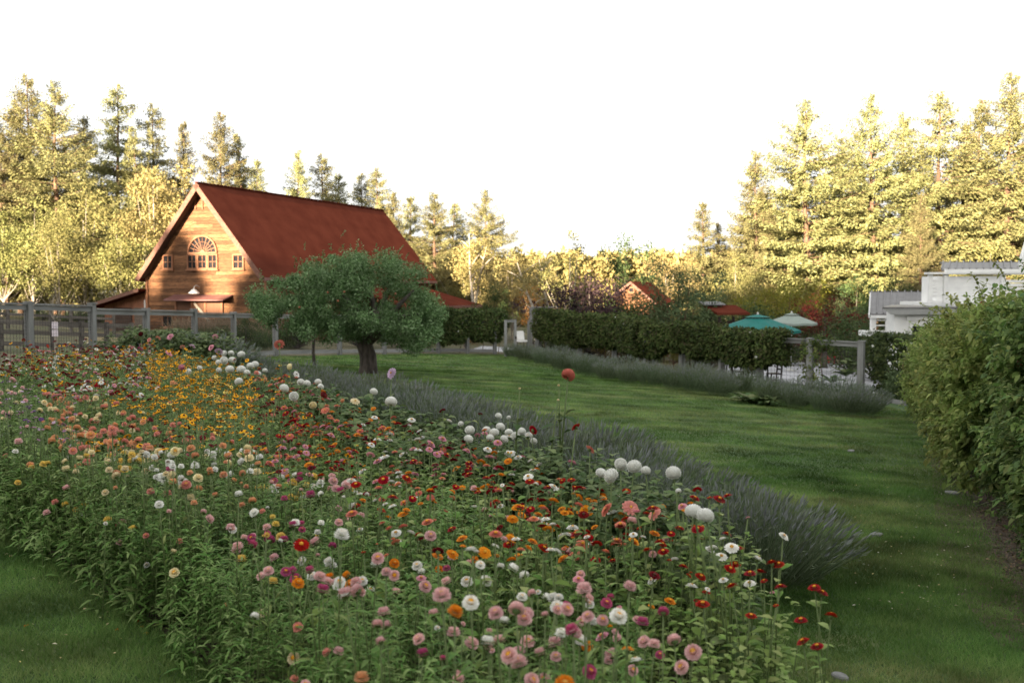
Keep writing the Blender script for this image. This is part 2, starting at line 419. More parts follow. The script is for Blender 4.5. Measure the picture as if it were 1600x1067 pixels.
# ------------------------------------------------------------------ conifers
def conifer_meshes(H, Rm, start, seed, droop=.25, dens=1.0, ragged=.3):
    r = np.random.default_rng(seed)
    C = []; A = []; Ls = []; Od = []
    tb = MB()
    npt = 7
    lean = r.normal(0, .012, 2)
    def axis(z): return np.array([lean[0] * z + .10 * math.sin(z * .35 + seed), lean[1] * z + .10 * math.cos(z * .3 + seed), z])
    tr = H * .0125 + .04
    tb.tube([axis(H * k / npt) for k in range(npt + 1)], [tr * (1 - .93 * k / npt) for k in range(npt + 1)], 7)
    z = H * start
    while z < H * .985:
        t = (z - H * start) / (H * (1 - start))
        Lb = Rm * min(1.0, ((1 - t) * 1.9) ** .9) * (.7 + .3 * min(1, t / .15)) + .15
        nb = int(r.integers(5, 8))
        for b in range(nb):
            if r.random() < .10: continue
            az = r.random() * 2 * PI
            L = Lb * r.uniform(1 - ragged * 1.3, 1 + ragged * .8)
            d = np.array([math.cos(az), math.sin(az), 0]); side = np.array([-d[1], d[0], 0])
            rise = r.uniform(-.12, .22) + .5 * t ** 2
            base = axis(min(z + r.uniform(-.35, .35), H * .985))
            def bp(s): return base + d * L * s + np.array([0, 0, L * (rise * s - droop * s * s + .22 * s ** 4)])
            if L > .8: tb.tube([bp(0), bp(.5), bp(.95)], [.035 * (1 - t) + .015, .022, .008], 3, cap=False)
            ns = max(4, int(L * 6.0 * dens))
            for s in np.linspace(.18, 1, ns):
                m = int(r.integers(9, 15))
                wd = .42 * L * (1.05 - s) + .12
                for _ in range(m):
                    p = bp(s) + side * r.uniform(-1, 1) * wd * .5 + np.array([0, 0, r.uniform(-.40, .16)])
                    C.append(p); Od.append(d * .8 + side * r.uniform(-.5, .5))
                    A.append(d * r.uniform(.3, 1) + side * r.uniform(-.9, .9) + np.array([0, 0, r.uniform(-1.0, .3)]))
                    Ls.append(r.uniform(.18, .42) * (.65 + .35 * (1 - t)))
        z += r.uniform(.30, .55) * (H / 22)
    C = np.array(C); A = np.array(A); Ls = np.array(Ls)
    Nn = np.array(Od) + np.array([0, 0, .7]) + r.normal(0, .5, C.shape)
    V, Q = quads(C, A, Nn, Ls, Ls * .34, .08)
    return tb.mesh('trunk', M['bark']), npmesh('crown', V, [Q], M['fir'])

CON = [conifer_meshes(22, 3.5, .10, 1, .22, ragged=.35), conifer_meshes(22, 3.1, .16, 2, .30, ragged=.45), conifer_meshes(22, 3.8, .24, 3, .18, ragged=.5),
       conifer_meshes(22, 2.9, .06, 4, .26, ragged=.3), conifer_meshes(22, 3.6, .34, 5, .25, .9, ragged=.5), conifer_meshes(22, 2.7, .12, 6, .35, ragged=.4)]


def tree_pair(name, tm, cm, label, loc, rotz, scale, group=None, cat='tree'):
    o = thing(name, label, cat, loc, rotz, group)
    o.scale = scale if not isinstance(scale, (int, float)) else (scale,) * 3
    link('trunk', tm, o); link('crown', cm, o)
    return o

def conifer(u, v, Y, var, label, wid=1.0, group='firs at the edge of the woods'):
    tip = at(u, v, Y)
    gz = float(g(tip.x, tip.y))
    H = tip.z - gz
    s = H / 22
    return tree_pair('fir_tree', *CON[var], label, (tip.x, tip.y, gz - .05), random.random() * 6.28, (s * wid, s * wid, s), group)

FIRS = [  # photo pixel of the tip, distance, shape, width, label
    (-38, 150, 96, 0, 1.1, 'tall golden fir half cut off by the left edge of the photo'),
    (4, 188, 93, 2, 1.0, 'golden fir rising just inside the left edge, lower than its neighbours'),
    (24, 155, 101, 1, 1.0, 'thin fir tip behind the tallest fir in the left woods'),
    (48, 115, 96, 0, 1.15, 'tallest golden fir of the left woods with a bent narrow tip'),
    (88, 121, 91, 2, 1.1, 'broad sunlit fir second from the tallest in the left woods'),
    (128, 176, 102, 3, 1.0, 'short fir filling the gap between two tall firs in the left woods'),
    (180, 128, 98, 1, 1.15, 'tall open fir with visible dark trunk standing apart in the left woods'),
    (214, 196, 94, 5, .9, 'slim pale fir beside the open fir with the dark trunk'),
    (240, 158, 101, 1, 1.05, 'feathery fir behind the peak of the barn roof to its left'),
    (288, 185, 99, 3, .9, 'narrow fir pointing up straight above the barn gable'),
    (343, 171, 92, 0, 1.0, 'dark dense fir rising behind the barn ridge near the gable'),
    (380, 205, 95, 5, 1.05, 'sunlit fir leaning against the dark fir behind the barn ridge'),
    (404, 245, 101, 3, 1.0, 'lower fir at the end of the group over the barn ridge'),
    (462, 232, 99, 0, .85, 'single dark fir standing alone above the middle of the barn roof'),
    (505, 238, 105, 1, 1.23, 'pale fir just beyond the lone dark fir above the roof'),
    (532, 268, 109, 3, 1.30, 'small golden fir in the row above the barn roof'),
    (562, 268, 112, 0, 1.17, 'golden fir over the back half of the barn roof, slender'),
    (588, 260, 108, 1, 1.23, 'highest fir over the far end of the barn roof'),
    (612, 298, 101, 5, 1.30, 'fir behind the far end of the barn ridge'),
    (640, 303, 105, 3, 1.43, 'fir touching the sloping end of the barn roof'),
    (680, 298, 93, 0, 1.43, 'bushy golden fir to the right of the barn roof with a shaded side'),
    (706, 314, 98, 5, 1.43, 'dark fir close behind the bushy golden fir right of the barn'),
    (765, 294, 95, 2, 1.15, 'lone airy golden fir in the gap right of the barn'),
    (1100, 312, 94, 3, 1.3, 'rounded pale fir at the near end of the right woods'),
    (1128, 345, 99, 5, 1.2, 'low fir tucked between the rounded fir and the pointed one'),
    (1185, 232, 90, 0, 1.0, 'pointed golden fir first in height in the right woods'),
    (1228, 290, 97, 3, 1.0, 'short fir in the dip before the tall right woods'),
    (1270, 150, 88, 2, 1.2, 'tall open fir with drooping top left of the bare orange trunk'),
    (1318, 215, 96, 1, 1.0, 'fir in the hollow between two tall firs of the right woods'),
    (1345, 235, 91, 4, 1.0, 'fir with a bare orange lower trunk above the red maple'),
    (1376, 142, 89, 2, 1.05, 'tall fir above the grey metal roof of the white house'),
    (1415, 172, 97, 1, 1.05, 'slender fir between two tall ones above the white house'),
    (1440, 300, 80, 0, .9, 'dark shaded fir right behind the white house'),
    (1476, 138, 92, 4, 1.1, 'tall ragged fir with bare dark branches above the house balcony'),
    (1506, 185, 99, 3, 1.1, 'pale fir half hidden behind the ragged tall fir'),
    (1532, 150, 95, 1, 1.1, 'golden fir second from the highest in the right woods'),
    (1580, 108, 92, 0, 1.1, 'highest fir of the right woods close to the right edge'),
    (1622, 150, 96, 2, 1.1, 'fir cut off by the right edge of the photo'),
]
for (u, v, Y, k, w, lab) in FIRS:
    conifer(u, v, Y, k, lab, w)
# lower firs standing in the rows behind, between the named ones
for i in range(26):
    if i % 2: u = rng.uniform(-60, 430); v = rng.uniform(255, 330)
    else: u = rng.uniform(1130, 1640); v = rng.uniform(255, 335)
    side = 'left' if u < 700 else 'right'
    conifer(u, v, rng.uniform(100, 118), int(rng.integers(0, 6)), f'lower golden fir in the close rows deep in the {side} woods', 1.25, f'lower firs deep in the {side} woods')

# ------------------------------------------------------------------ broadleaf trees and shrubs
def broadleaf_meshes(H, Rm, leaf, bark, size, ncl, per, seed, trunk=.25, crad=.9, aspect=.6, tr=.12, shape=1.0, sparse=0.0):
    r = np.random.default_rng(seed)
    global rng
    keep = rng; rng = r
    tb = MB()
    cz = H * (trunk + (1 - trunk) * .52); rz = H * (1 - trunk) * .5
    ctr = []; rad = []
    for k in range(ncl):
        d = unit(r.normal(size=(1, 3)))[0]; q = r.random() ** .5
        wob = 1 + .22 * math.sin(d[0] * 5 + seed) + .18 * math.cos(d[1] * 6 - seed)
        p = np.array([d[0] * Rm * q * wob, d[1] * Rm * q * wob, cz + d[2] * rz * q * (1.06 if d[2] > 0 else 1)])
        ctr.append(p); rad.append(crad * r.uniform(.6, 1.25))
    ctr = np.array(ctr); rad = np.array(rad)
    fork = np.array([r.normal(0, .05) * H * .2, r.normal(0, .05) * H * .2, H * trunk])
    tb.tube([(0, 0, -.1), fork * .5 + np.array([.03, 0, 0]), fork, [fork[0], fork[1], H * .8]], [tr * 1.35, tr, tr * .85, tr * .2], 7)
    order = r.permutation(ncl)[:min(ncl, 16)]
    for k in order:
        m = fork + (ctr[k] - fork) * .5 + np.array([0, 0, -.05 * H])
        tb.tube([fork * (.8 + .2 * r.random()), m, ctr[k]], [tr * .45, tr * .25, tr * .08], 4, cap=False)
    V, Q = clump_cloud(ctr, rad, per, size, aspect=aspect)
    rng = keep
    return tb.mesh('trunk', bark), npmesh('crown', V, [Q], leaf)

BL = {
    'maple': broadleaf_meshes(9, 3.6, M['maple'], M['bark_pale'], .19, 62, 150, 21, .12, 1.1),
    'maple2': broadleaf_meshes(9, 3.0, M['maple'], M['bark_pale'], .19, 55, 150, 22, .15, 1.0),
    'gold': broadleaf_meshes(9, 2.8, M['gold'], M['bark_pale'], .18, 60, 140, 23, .10, .9),
    'dark': broadleaf_meshes(7, 2.4, M['dark'], M['bark_grey'], .17, 60, 75, 24, .12, .65),
    'sparse': broadleaf_meshes(7, 2.4, M['maple'], M['bark_pale'], .17, 30, 60, 25, .2, .6),
    'purple': broadleaf_meshes(3, 2.6, M['purple'], M['bark_grey'], .12, 70, 70, 26, .05, .5),
    'feather': broadleaf_meshes(5, 2.4, M['grey_green'], M['bark'], .18, 66, 90, 27, .03, .6, aspect=.3),
    'red': broadleaf_meshes(3.2, 1.8, M['redleaf'], M['bark_grey'], .10, 50, 80, 28, .25, .42),
    'yellow': broadleaf_meshes(5, 2.6, M['yellowgreen'], M['bark'], .16, 55, 80, 29, .08, .7, aspect=.4),
    'orange': broadleaf_meshes(4, 1.6, M['orangeleaf'], M['bark_pale'], .12, 40, 60, 30, .2, .5),
    'shrub': broadleaf_meshes(2.4, 1.6, M['dark'], M['bark_grey'], .11, 50, 70, 31, .03, .45),
}

def broadleaf(kind, u, v, Y, nomH, label, wid=1.0, name='broadleaf_tree', group=None):
    tip = at(u, v, Y); gz = float(g(tip.x, tip.y)); s = (tip.z - gz) / nomH
    return tree_pair(name, *BL[kind], label, (tip.x, tip.y, gz), random.random() * 6.28, (s * wid, s * wid, s), group)

for a in [
    ('maple', 130, 305, 84, 9, 'bright green maple in sun behind the left fence', 1.0),
    ('maple', 50, 325, 87, 9, 'sunlit maple low in front of the tallest left firs', 1.0),
    ('maple2', 185, 350, 80, 9, 'light green maple just left of the barn gable', 1.0),
    ('maple2', 0, 330, 86, 9, 'maple crown at the left edge under the firs', 1.0),
    ('gold', 238, 236, 86, 9, 'golden tree rising right beside the barn gable', .8),
    ('gold', 282, 270, 92, 9, 'golden tree peeking over the left slope of the barn roof', .9),
    ('maple', 90, 345, 80, 9, 'low maple with overhanging branches above the dark gap in the woods', .95),
    ('gold', 640, 372, 96, 9, 'golden tree behind the far roof corner of the barn', 1.0),
    ('gold', 742, 372, 84, 9, 'pale golden tree with white trunks right of the barn', 1.0),
    ('gold', 800, 390, 90, 9, 'golden tree in the gap beside the lone airy fir', 1.0),
    ('maple2', 722, 420, 84, 9, 'sunlit tree low behind the barn lean-to roof', 1.1),
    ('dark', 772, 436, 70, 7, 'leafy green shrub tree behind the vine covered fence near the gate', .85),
    ('gold', 842, 408, 82, 9, 'pale bare looking tree above the garden gate', .8),
    ('orange', 838, 440, 72, 4, 'orange leaved young tree above the open garden gate', .8),
    ('sparse', 890, 364, 63, 7, 'airy green tree with open crown in the middle distance', .75),
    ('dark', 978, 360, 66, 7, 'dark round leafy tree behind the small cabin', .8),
    ('purple', 921, 436, 57, 3, 'dark purple leaved bush left of the small cabin', .95),
    ('gold', 1040, 385, 84, 9, 'golden tree behind the feathery green shrub', .9),
    ('feather', 1062, 400, 56, 5, 'feathery grey green shrub tree right of the small cabin', .9),
    ('feather', 1105, 455, 68, 5, 'lower feathery shrub behind the red roofed kiosk', .9),
    ('maple2', 1150, 400, 78, 9, 'sunlit tree under the rounded pale fir', 1.0),
    ('yellow', 1236, 430, 66, 5, 'yellow green shrub tree behind the pale parasol', 1.05),
    ('yellow', 1195, 440, 72, 5, 'yellowish tree behind the teal parasol', 1.0),
    ('red', 1290, 466, 58, 3.2, 'small red maple behind the right end of the fence', 1.0),
    ('feather', 1318, 462, 64, 5, 'silvery shrub behind the red maple', .8),
    ('dark', 1340, 425, 70, 7, 'dark green tree beside the grey roof of the white house', 1.0),
    ('dark', 1170, 462, 68, 7, 'dark shrubby tree between the kiosk and the parasols', .9),
    ('yellow', 1262, 415, 78, 5, 'golden broad tree under the tall open fir', 1.0),
    ('dark', 1395, 425, 76, 7, 'dark leafy tree in the shade behind the grey metal roof', .9),
    ('maple2', 1545, 385, 80, 9, 'sunlit low tree above the balcony of the white house', .9),
]:
    broadleaf(*a)
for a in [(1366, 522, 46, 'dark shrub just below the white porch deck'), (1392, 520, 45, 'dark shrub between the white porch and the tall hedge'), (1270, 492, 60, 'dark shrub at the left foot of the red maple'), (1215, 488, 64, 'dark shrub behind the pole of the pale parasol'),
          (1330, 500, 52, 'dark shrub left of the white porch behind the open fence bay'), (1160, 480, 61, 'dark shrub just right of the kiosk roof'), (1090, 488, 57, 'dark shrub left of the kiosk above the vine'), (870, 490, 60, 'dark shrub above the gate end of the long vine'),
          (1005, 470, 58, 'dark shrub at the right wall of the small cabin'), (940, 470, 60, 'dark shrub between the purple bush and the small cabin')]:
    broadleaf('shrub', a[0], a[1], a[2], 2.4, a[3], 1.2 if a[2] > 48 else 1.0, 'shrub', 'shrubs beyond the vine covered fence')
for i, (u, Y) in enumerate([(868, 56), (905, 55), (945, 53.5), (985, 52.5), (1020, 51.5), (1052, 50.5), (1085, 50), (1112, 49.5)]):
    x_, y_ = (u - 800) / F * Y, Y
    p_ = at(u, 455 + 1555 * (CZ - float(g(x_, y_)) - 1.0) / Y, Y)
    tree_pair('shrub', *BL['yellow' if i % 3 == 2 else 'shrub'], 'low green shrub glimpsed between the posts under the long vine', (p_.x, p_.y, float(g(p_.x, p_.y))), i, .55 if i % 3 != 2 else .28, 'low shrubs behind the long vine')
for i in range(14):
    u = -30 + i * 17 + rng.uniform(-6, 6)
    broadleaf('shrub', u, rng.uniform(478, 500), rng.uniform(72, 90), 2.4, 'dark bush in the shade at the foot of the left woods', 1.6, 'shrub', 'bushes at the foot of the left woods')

# leaning pale birch trunks in the gap
def pole_tree(name, label, u0, v0, u1, v1, Y, r0, twigs=5):
    a = at(u0, v0, Y); b = at(u1, v1, Y)
    a = a + (a - b) * ((a.z - float(g(a.x, a.y))) / (b.z - a.z))
    o = thing(name, label, 'tree', a, 0, 'pale trunks in the gap right of the barn')
    bm = MB(); d = b - a
    bm.tube([(0, 0, -.1), d * .33 + Vector((.08, 0, 0)), d * .66 + Vector((-.05, 0, 0)), d], [r0, r0 * .8, r0 * .6, r0 * .25], 6)
    bm.build('trunk', M['bark_pale'], o, smooth=True)
    for k in range(twigs):
        s = .5 + .45 * k / twigs
        p = d * s; q = p + Vector((random.choice([-1, 1]) * random.uniform(.5, 1.3), random.uniform(-.5, .5), random.uniform(.5, 1.3)))
        MB().tube([p, (p + q) / 2 + Vector((0, 0, .1)), q], [r0 * .35, r0 * .25, r0 * .1], 4).build('branch', M['bark_pale'], o)
    C = np.array([tuple(d * s) for s in rng.uniform(.55, 1.0, 26)]) + rng.normal(0, .5, (26, 3))
    V, Q = clump_cloud(C, np.full(26, .45), 40, .16)
    link('crown', npmesh('crown', V, [Q], M['gold']), o)
for a in [('pale straight trunk left of the pair beside the barn', 737, 465, 733, 365, 80, .16),
          ('second pale trunk forking beside the barn', 745, 460, 760, 385, 81, .14),
          ('pale birch leaning to the left above the gate', 832, 480, 808, 410, 68, .13),
          ('pale birch leaning over the orange tree', 856, 480, 842, 405, 69, .12),
          ('thin pale birch tip standing highest in the gap', 848, 440, 847, 398, 86, .11)]:
    pole_tree('birch_tree', *a)
# ------------------------------------------------------------------ woods: the far skyline and the trees at the photographer's back that shade the garden
def woods(name, pts, leaf, per, size, hole=None):
    C = []; Rr = []
    for (x, y, h, w) in pts:
        z0 = float(g(x, y))
        n = int(h * 2.2)
        for k in range(n):
            t = (k + .5) / n
            rr = w * (1 - t) ** .8 + .25
            if hole and hole[0] < x < hole[1] and hole[2] < z0 + t * h < hole[3]: continue
            C.append((x + rng.normal(0, .45) * rr, y + rng.normal(0, .45) * rr, z0 + t * h)); Rr.append(.55 * rr + .45)
    V, Q = clump_cloud(np.array(C), np.array(Rr), per, size)
    return tag(link(name, npmesh(name, V, [Q], leaf)), 'far low line of golden trees closing the gap in the skyline' if name == 'far_woods' else 'tall evergreen wood behind the garden that shades it', 'woods', kind='stuff')
far = []
for u in np.arange(560, 1200, 8.0):
    p = at(u, 400 + rng.uniform(-6, 10), rng.uniform(140, 165))
    far.append((p.x, p.y, p.z - float(g(p.x, p.y)), 2.6))
woods('far_woods', far, M['gold'], 26, .9)
near = []
for x in np.arange(-146, 46, 2.3):
    top = 24.2 + .9 * math.sin(x * .55) + rng.normal(0, .8)            # height of the tops over the world's zero
    if -78 < x < -66: top = 22.7 + rng.normal(0, .8)                    # lower trees let the sun reach the barn
    y = -44 + rng.uniform(-4, 4)
    near.append((x, y, top - float(g(x, y)), 3.2))
    y = -38 + rng.uniform(-2, 2)
    near.append((x + 1.2, y, 17.5 + rng.normal(0, .8) - float(g(x, y)), 4.2))
woods('shade_woods', near, M['fir'], 60, 1.1, (-51.5, -45.5, 19.6, 22.6))

# ------------------------------------------------------------------ barn
BA = Vector((-18.9, 60, 0)); TH = math.atan2(.384, .923)           # ridge runs away to the right
barn = thing('barn', 'cedar sided barn with steep red roof and arched gable window', 'barn', (BA.x, BA.y, float(g(BA.x, BA.y))), -TH)
bz = -barn.location.z                                               # local z of world zero
ZR, ZE, HW, LEN = 6.48 + CZ + bz, .80 + CZ + bz, 4.80, 22.2       # local: x along the gable, y along the ridge
WX = 4.5; YW = .62
slope = (ZR - ZE) / HW
def zroof(x): return ZR - abs(x) * slope
# side and back walls
wall = MB()
zb = -1.2
ztop = lambda x: zroof(x) - .22
wall.hexa([(-WX + .05, YW + .06, zb), (WX - .05, YW + .06, zb), (WX - .05, LEN - .5, zb), (-WX + .05, LEN - .5, zb), (-WX + .05, YW + .06, ztop(WX)), (WX - .05, YW + .06, ztop(WX)), (WX - .05, LEN - .5, ztop(WX)), (-WX + .05, LEN - .5, ztop(WX))])
zt = ztop(WX)
wall.add([(-WX + .05, YW + .06, zt), (WX - .05, YW + .06, zt), (0, YW + .06, ztop(0)), (-WX + .05, LEN - .5, zt), (WX - .05, LEN - .5, zt), (0, LEN - .5, ztop(0))], [(0, 1, 2), (3, 5, 4), (0, 2, 5, 3), (1, 4, 5, 2)])
walls = wall.build('wall', M['siding'], barn)
# siding boards on the gable, each a board of its own
z = zb; k = 0; bh = .205
while z < ztop(0) - .12:
    z1 = min(z + bh - .008, ztop(0) - .05)
    def xl(zz): return min(WX, (ZR - .22 - zz) / slope)
    cuts = [-1.0, 1.0]
    c = random.uniform(-.45, .45) if xl(z) > 1.5 else None
    segs = [(-1, 1)] if c is None else [(-1, c), (c, 1)]
    for a, b in segs:
        W0, W1 = xl(z), max(xl(z1), .03)
        xa0 = -W0 if a == -1 else a * WX * .6; xa1 = -W1 if a == -1 else a * WX * .6
        xb0 = W0 if b == 1 else b * WX * .6 - .01; xb1 = W1 if b == 1 else b * WX * .6 - .01
        if xb0 - xa0 < .05 or xb1 - xa1 < .02: continue
        o = MB().hexa([(xa0, YW, z), (xb0, YW, z), (xb0, YW + .05, z), (xa0, YW + .05, z), (xa1, YW + .034, z1), (xb1, YW + .034, z1), (xb1, YW + .05, z1), (xa1, YW + .05, z1)]).build('board', M['siding'], walls)
    z += bh; k += 1
for sx in (-1, 1):
    MB().box((sx * (WX - .02), YW - .03, (zb + zt) / 2), (.17, .1, zt - zb)).build('corner_trim', M['trim'], barn)
# roof: two slopes of lapped courses
for sx in (-1, 1):
    n = 15
    base = MB()
    def P(s, y, off): return (sx * (HW * s + off * .765), y, ZR - (ZR - ZE) * s + off * .643)
    base.hexa([P(0, 0, -.16), P(0, LEN, -.16), P(1, LEN, -.16), P(1, 0, -.16), P(0, 0, 0), P(0, LEN, 0), P(1, LEN, 0), P(1, 0, 0)])
    ro = base.build('roof', M['roof'], barn)
    for k in range(n):
        s0, s1 = k / n, (k + 1) / n - .0002
        MB().hexa([P(s0, -.02, .002), P(s0, LEN + .02, .002), P(s1, LEN + .02, .002), P(s1, -.02, .002), P(s0, -.02, .008), P(s0, LEN + .02, .008), P(s1, LEN + .02, .008), P(s1, -.02, .008)]).build('roof_course', M['roof'], ro)
    f = MB(); f.hexa([P(0, -.05, -.30), P(0, -.002, -.30), P(1, -.002, -.30), P(1, -.05, -.30), P(0, -.05, .0), P(0, -.002, .0), P(1.0, -.002, .0), P(1.0, -.05, .0)])
    f.build('bargeboard', M['fascia'], barn)
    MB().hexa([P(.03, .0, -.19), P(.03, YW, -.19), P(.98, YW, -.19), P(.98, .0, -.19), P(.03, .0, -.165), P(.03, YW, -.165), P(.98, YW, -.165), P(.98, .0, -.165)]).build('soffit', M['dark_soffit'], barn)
    MB().box((sx * (HW + .03), LEN / 2, ZE - .10), (.05, LEN, .2)).build('fascia', M['metal_red'], barn)
MB().box((0, LEN / 2, ZR + .03), (.26, LEN + .06, .06)).build('ridge_cap', M['roof'], barn)

def pix_local(u, v, parent_loc=BA, th=TH, yl=YW):
    """local barn x, z of a photo pixel on the gable plane"""
    d = ray(u, v)
    r2 = np.array([math.sin(th), math.cos(th)]); t2 = np.array([math.cos(th), -math.sin(th)])
    o2 = np.array([parent_loc.x, parent_loc.y])
    t = (yl + o2 @ r2) / (d[:2] @ r2)
    p = d[:2] * t - o2
    return float(p @ t2), float(d[2] * t) + CZ + bz

def window(u0, v0, u1, v1, nc, nr, extra=None):
    x0, z1 = pix_local(u0, v0); x1, z0 = pix_local(u1, v1)
    w = link('window', None, barn, ((x0 + x1) / 2, YW, (z0 + z1) / 2))
    W, Hh = x1 - x0, z1 - z0; t = .09
    fr = MB()
    fr.box((0, -.04, Hh / 2 - t / 2), (W, .09, t)); fr.box((0, -.04, -Hh / 2 + t / 2), (W, .09, t))
    for s in (-1, 1): fr.box((s * (W / 2 - t / 2), -.04, 0), (t, .09, Hh - 2 * t))
    for k in range(1, nc): fr.box((-W / 2 + t + (W - 2 * t) * k / nc, -.03, 0), (.035, .06, Hh - 2 * t))
    for k in range(1, nr): fr.box((0, -.031, -Hh / 2 + t + (Hh - 2 * t) * k / nr), (W - 2 * t, .05, .035))
    fr.build('frame', M['trim'], w)
    cw, ch = (W - 2 * t) / nc, (Hh - 2 * t) / nr
    for i in range(nc):
        for j in range(nr):
            MB().box((-W / 2 + t + cw * (i + .5), -.012, -Hh / 2 + t + ch * (j + .5)), (cw - .03, .01, ch - .03)).build('pane', M['glass'], w)
    MB().box((0, -.06, -Hh / 2 - .04), (W + .16, .14, .07)).build('sill', M['trim'], w)
    return w, W, Hh
window(255, 398, 271, 421, 2, 2)
window(364, 397, 382, 421, 2, 2)
window(293, 397, 309, 421, 2, 2); window(309, 397, 325, 421, 2, 2); window(325, 397, 341, 421, 2, 2)
# arched fan light
cx, cz0 = pix_local(317, 394.5); xe, _ = pix_local(340, 394.5); _, zt2 = pix_local(317, 368)
RA = (xe - cx); RZ = zt2 - cz0
fan = link('window', None, barn, (cx, YW, cz0))
fb = MB(); NA = 20
def arc(r, k): return (math.cos(PI * k / NA) * RA * r, math.sin(PI * k / NA) * RZ * r)
for k in range(NA):
    (xa, za), (xb, zb2) = arc(1.0, k), arc(1.0, k + 1); (xc, zc), (xd, zd) = arc(.92, k), arc(.92, k + 1)
    fb.hexa([(xa, -.10, za), (xa, 0, za), (xb, 0, zb2), (xb, -.10, zb2), (xc, -.10, zc), (xc, 0, zc), (xd, 0, zd), (xd, -.10, zd)])
    (xa, za), (xb, zb2) = arc(.63, k), arc(.63, k + 1); (xc, zc), (xd, zd) = arc(.615, k), arc(.615, k + 1)
    fb.hexa([(xa, -.05, za), (xa, 0, za), (xb, 0, zb2), (xb, -.05, zb2), (xc, -.05, zc), (xc, 0, zc), (xd, 0, zd), (xd, -.05, zd)])
    (xa, za), (xb, zb2) = arc(.16, k), arc(.16, k + 1)
    fb.add([(0, -.045, 0), (xa, -.045, za), (xb, -.045, zb2)], [(0, 1, 2)])
for k in range(1, 10):
    a = PI * k / 10
    fb.bar((math.cos(a) * RA * .2, -.025, math.sin(a) * RZ * .2), (math.cos(a) * RA * .92, -.025, math.sin(a) * RZ * .92), .015, .04)
fb.box((0, -.05, -.03), (2 * RA, .10, .09))
fb.build('frame', M['trim'], fan)
for k in range(10):
    gbm = MB()
    a0, a1 = PI * k / 10 + .01, PI * (k + 1) / 10 - .01
    for (r0, r1) in ((.15, .615), (.63, .925)):
        gbm.add([(math.cos(a) * RA * r, -.012, math.sin(a) * RZ * r) for a, r in ((a0, r0), (a0, r1), (a1, r1), (a1, r0))], [(0, 1, 2, 3)])
    gbm.build('pane', M['glass'], fan)
# two light strips under the ridge
for u in (305.5, 316.5):
    x, z1 = pix_local(u, 303); _, z0 = pix_local(u, 327)
    MB().box((x, YW - .03, (z0 + z1) / 2), (.09, .05, z1 - z0)).build('vent_trim', M['trim'], barn)
# awning, door and lamp
x0, za = pix_local(272, 461); x1, _ = pix_local(364, 461)
aw = MB()
aw.hexa([(x0, YW - .95, za - .34), (x1, YW - .95, za - .34), (x1, YW, za - .05), (x0, YW, za - .05), (x0, YW - .95, za - .27), (x1, YW - .95, za - .27), (x1, YW, za + .02), (x0, YW, za + .02)])
aw.build('awning', M['metal_red'], barn)
xd0, _ = pix_local(276, 470); xd1, _ = pix_local(348, 470)
dz = za - .40
gd = g(barn.location.x, barn.location.y)
door = MB().box(((xd0 + xd1) / 2, YW - .04, (dz - .1) / 2), (xd1 - xd0, .07, dz + .1)).build('door', mat('door_boards', (.13, .055, .028), (.09, .04, .02), 3, .7, (9, 1, .5)), barn)
for xx in (xd0, (xd0 + xd1) / 2 - .5, (xd0 + xd1) / 2 + .5, xd1): MB().box((xx, YW - .09, dz / 2), (.13, .06, dz)).build('door_stile', M['trim'], door)
MB().bar(((xd0 + xd1) / 2 - .3, YW - .10, dz - .1), ((xd0 + xd1) / 2 + 1.2, YW - .10, .5), .05, .16).build('brace', M['bark_pale'], door)
lx, lz = pix_local(312, 455)
lamp = link('lamp', None, barn, (lx, YW, lz))
lb = MB(); lb.tube([(0, 0, .25), (0, -.3, .36), (0, -.5, .25), (0, -.52, .12)], .025, 6); lb.build('arm', M['metal_white'], lamp)
lb = MB(); lb.tube([(0, -.52, .14), (0, -.52, .08), (0, -.52, -.10), (0, -.52, -.14)], [.05, .14, .33, .34], 14, cap=False); lb.build('lamp_shade', M['lamp'], lamp, smooth=True)
wx, wz = pix_local(262, 488)
MB().box((wx, YW - .25, wz - .02), (1.1, .5, .07)).build('small_awning', M['metal_red'], barn)
window(254, 492, 272, 512, 2, 1)
# lean-to on the left
l0 = -WX; zl0 = .16 + CZ + bz; l1 = -WX - 4.6; zl1 = -.98 + CZ + bz
lr = MB(); lr.hexa([(l1, -.1, zl1 - .12), (l0, -.1, zl0 - .12), (l0, 9, zl0 - .12), (l1, 9, zl1 - .12), (l1, -.1, zl1), (l0, -.1, zl0), (l0, 9, zl0), (l1, 9, zl1)])
lean = lr.build('lean_to_roof', M['roof'], barn)
MB().hexa([(l1, -.16, zl1 - .2), (l0, -.16, zl0 - .2), (l0, -.102, zl0 - .2), (l1, -.102, zl1 - .2), (l1, -.16, zl1 + .02), (l0, -.16, zl0 + .02), (l0, -.102, zl0 + .02), (l1, -.102, zl1 + .02)]).build('fascia', M['fascia'], lean)
lw = link('lean_to_wall', None, barn)
nb = 17; wl0 = -WX - 3.75
for k in range(nb):
    a = wl0 + (-WX - .1 - wl0) * k / nb; b = wl0 + (-WX - .1 - wl0) * (k + 1) / nb - .012
    za_, zb_ = zl0 - .16 - (-WX - a) * .248, zl0 - .16 - (-WX - b) * .248
    MB().hexa([(a, .9, zb), (b, .9, zb), (b, .96, zb), (a, .96, zb), (a, .9, za_), (b, .9, zb_), (b, .96, zb_), (a, .96, za_)]).build('board', M['lean_wall'], lw)
MB().hexa([(wl0 - .05, .97, zb), (-WX, .97, zb), (-WX, 8.8, zb), (wl0 - .05, 8.8, zb), (wl0 - .05, .97, zl0 - 1.15), (-WX, .97, zl0 - .18), (-WX, 8.8, zl0 - .18), (wl0 - .05, 8.8, zl0 - 1.15)]).build('back_wall', M['lean_wall'], lw)
xdl = wl0 + 1.0
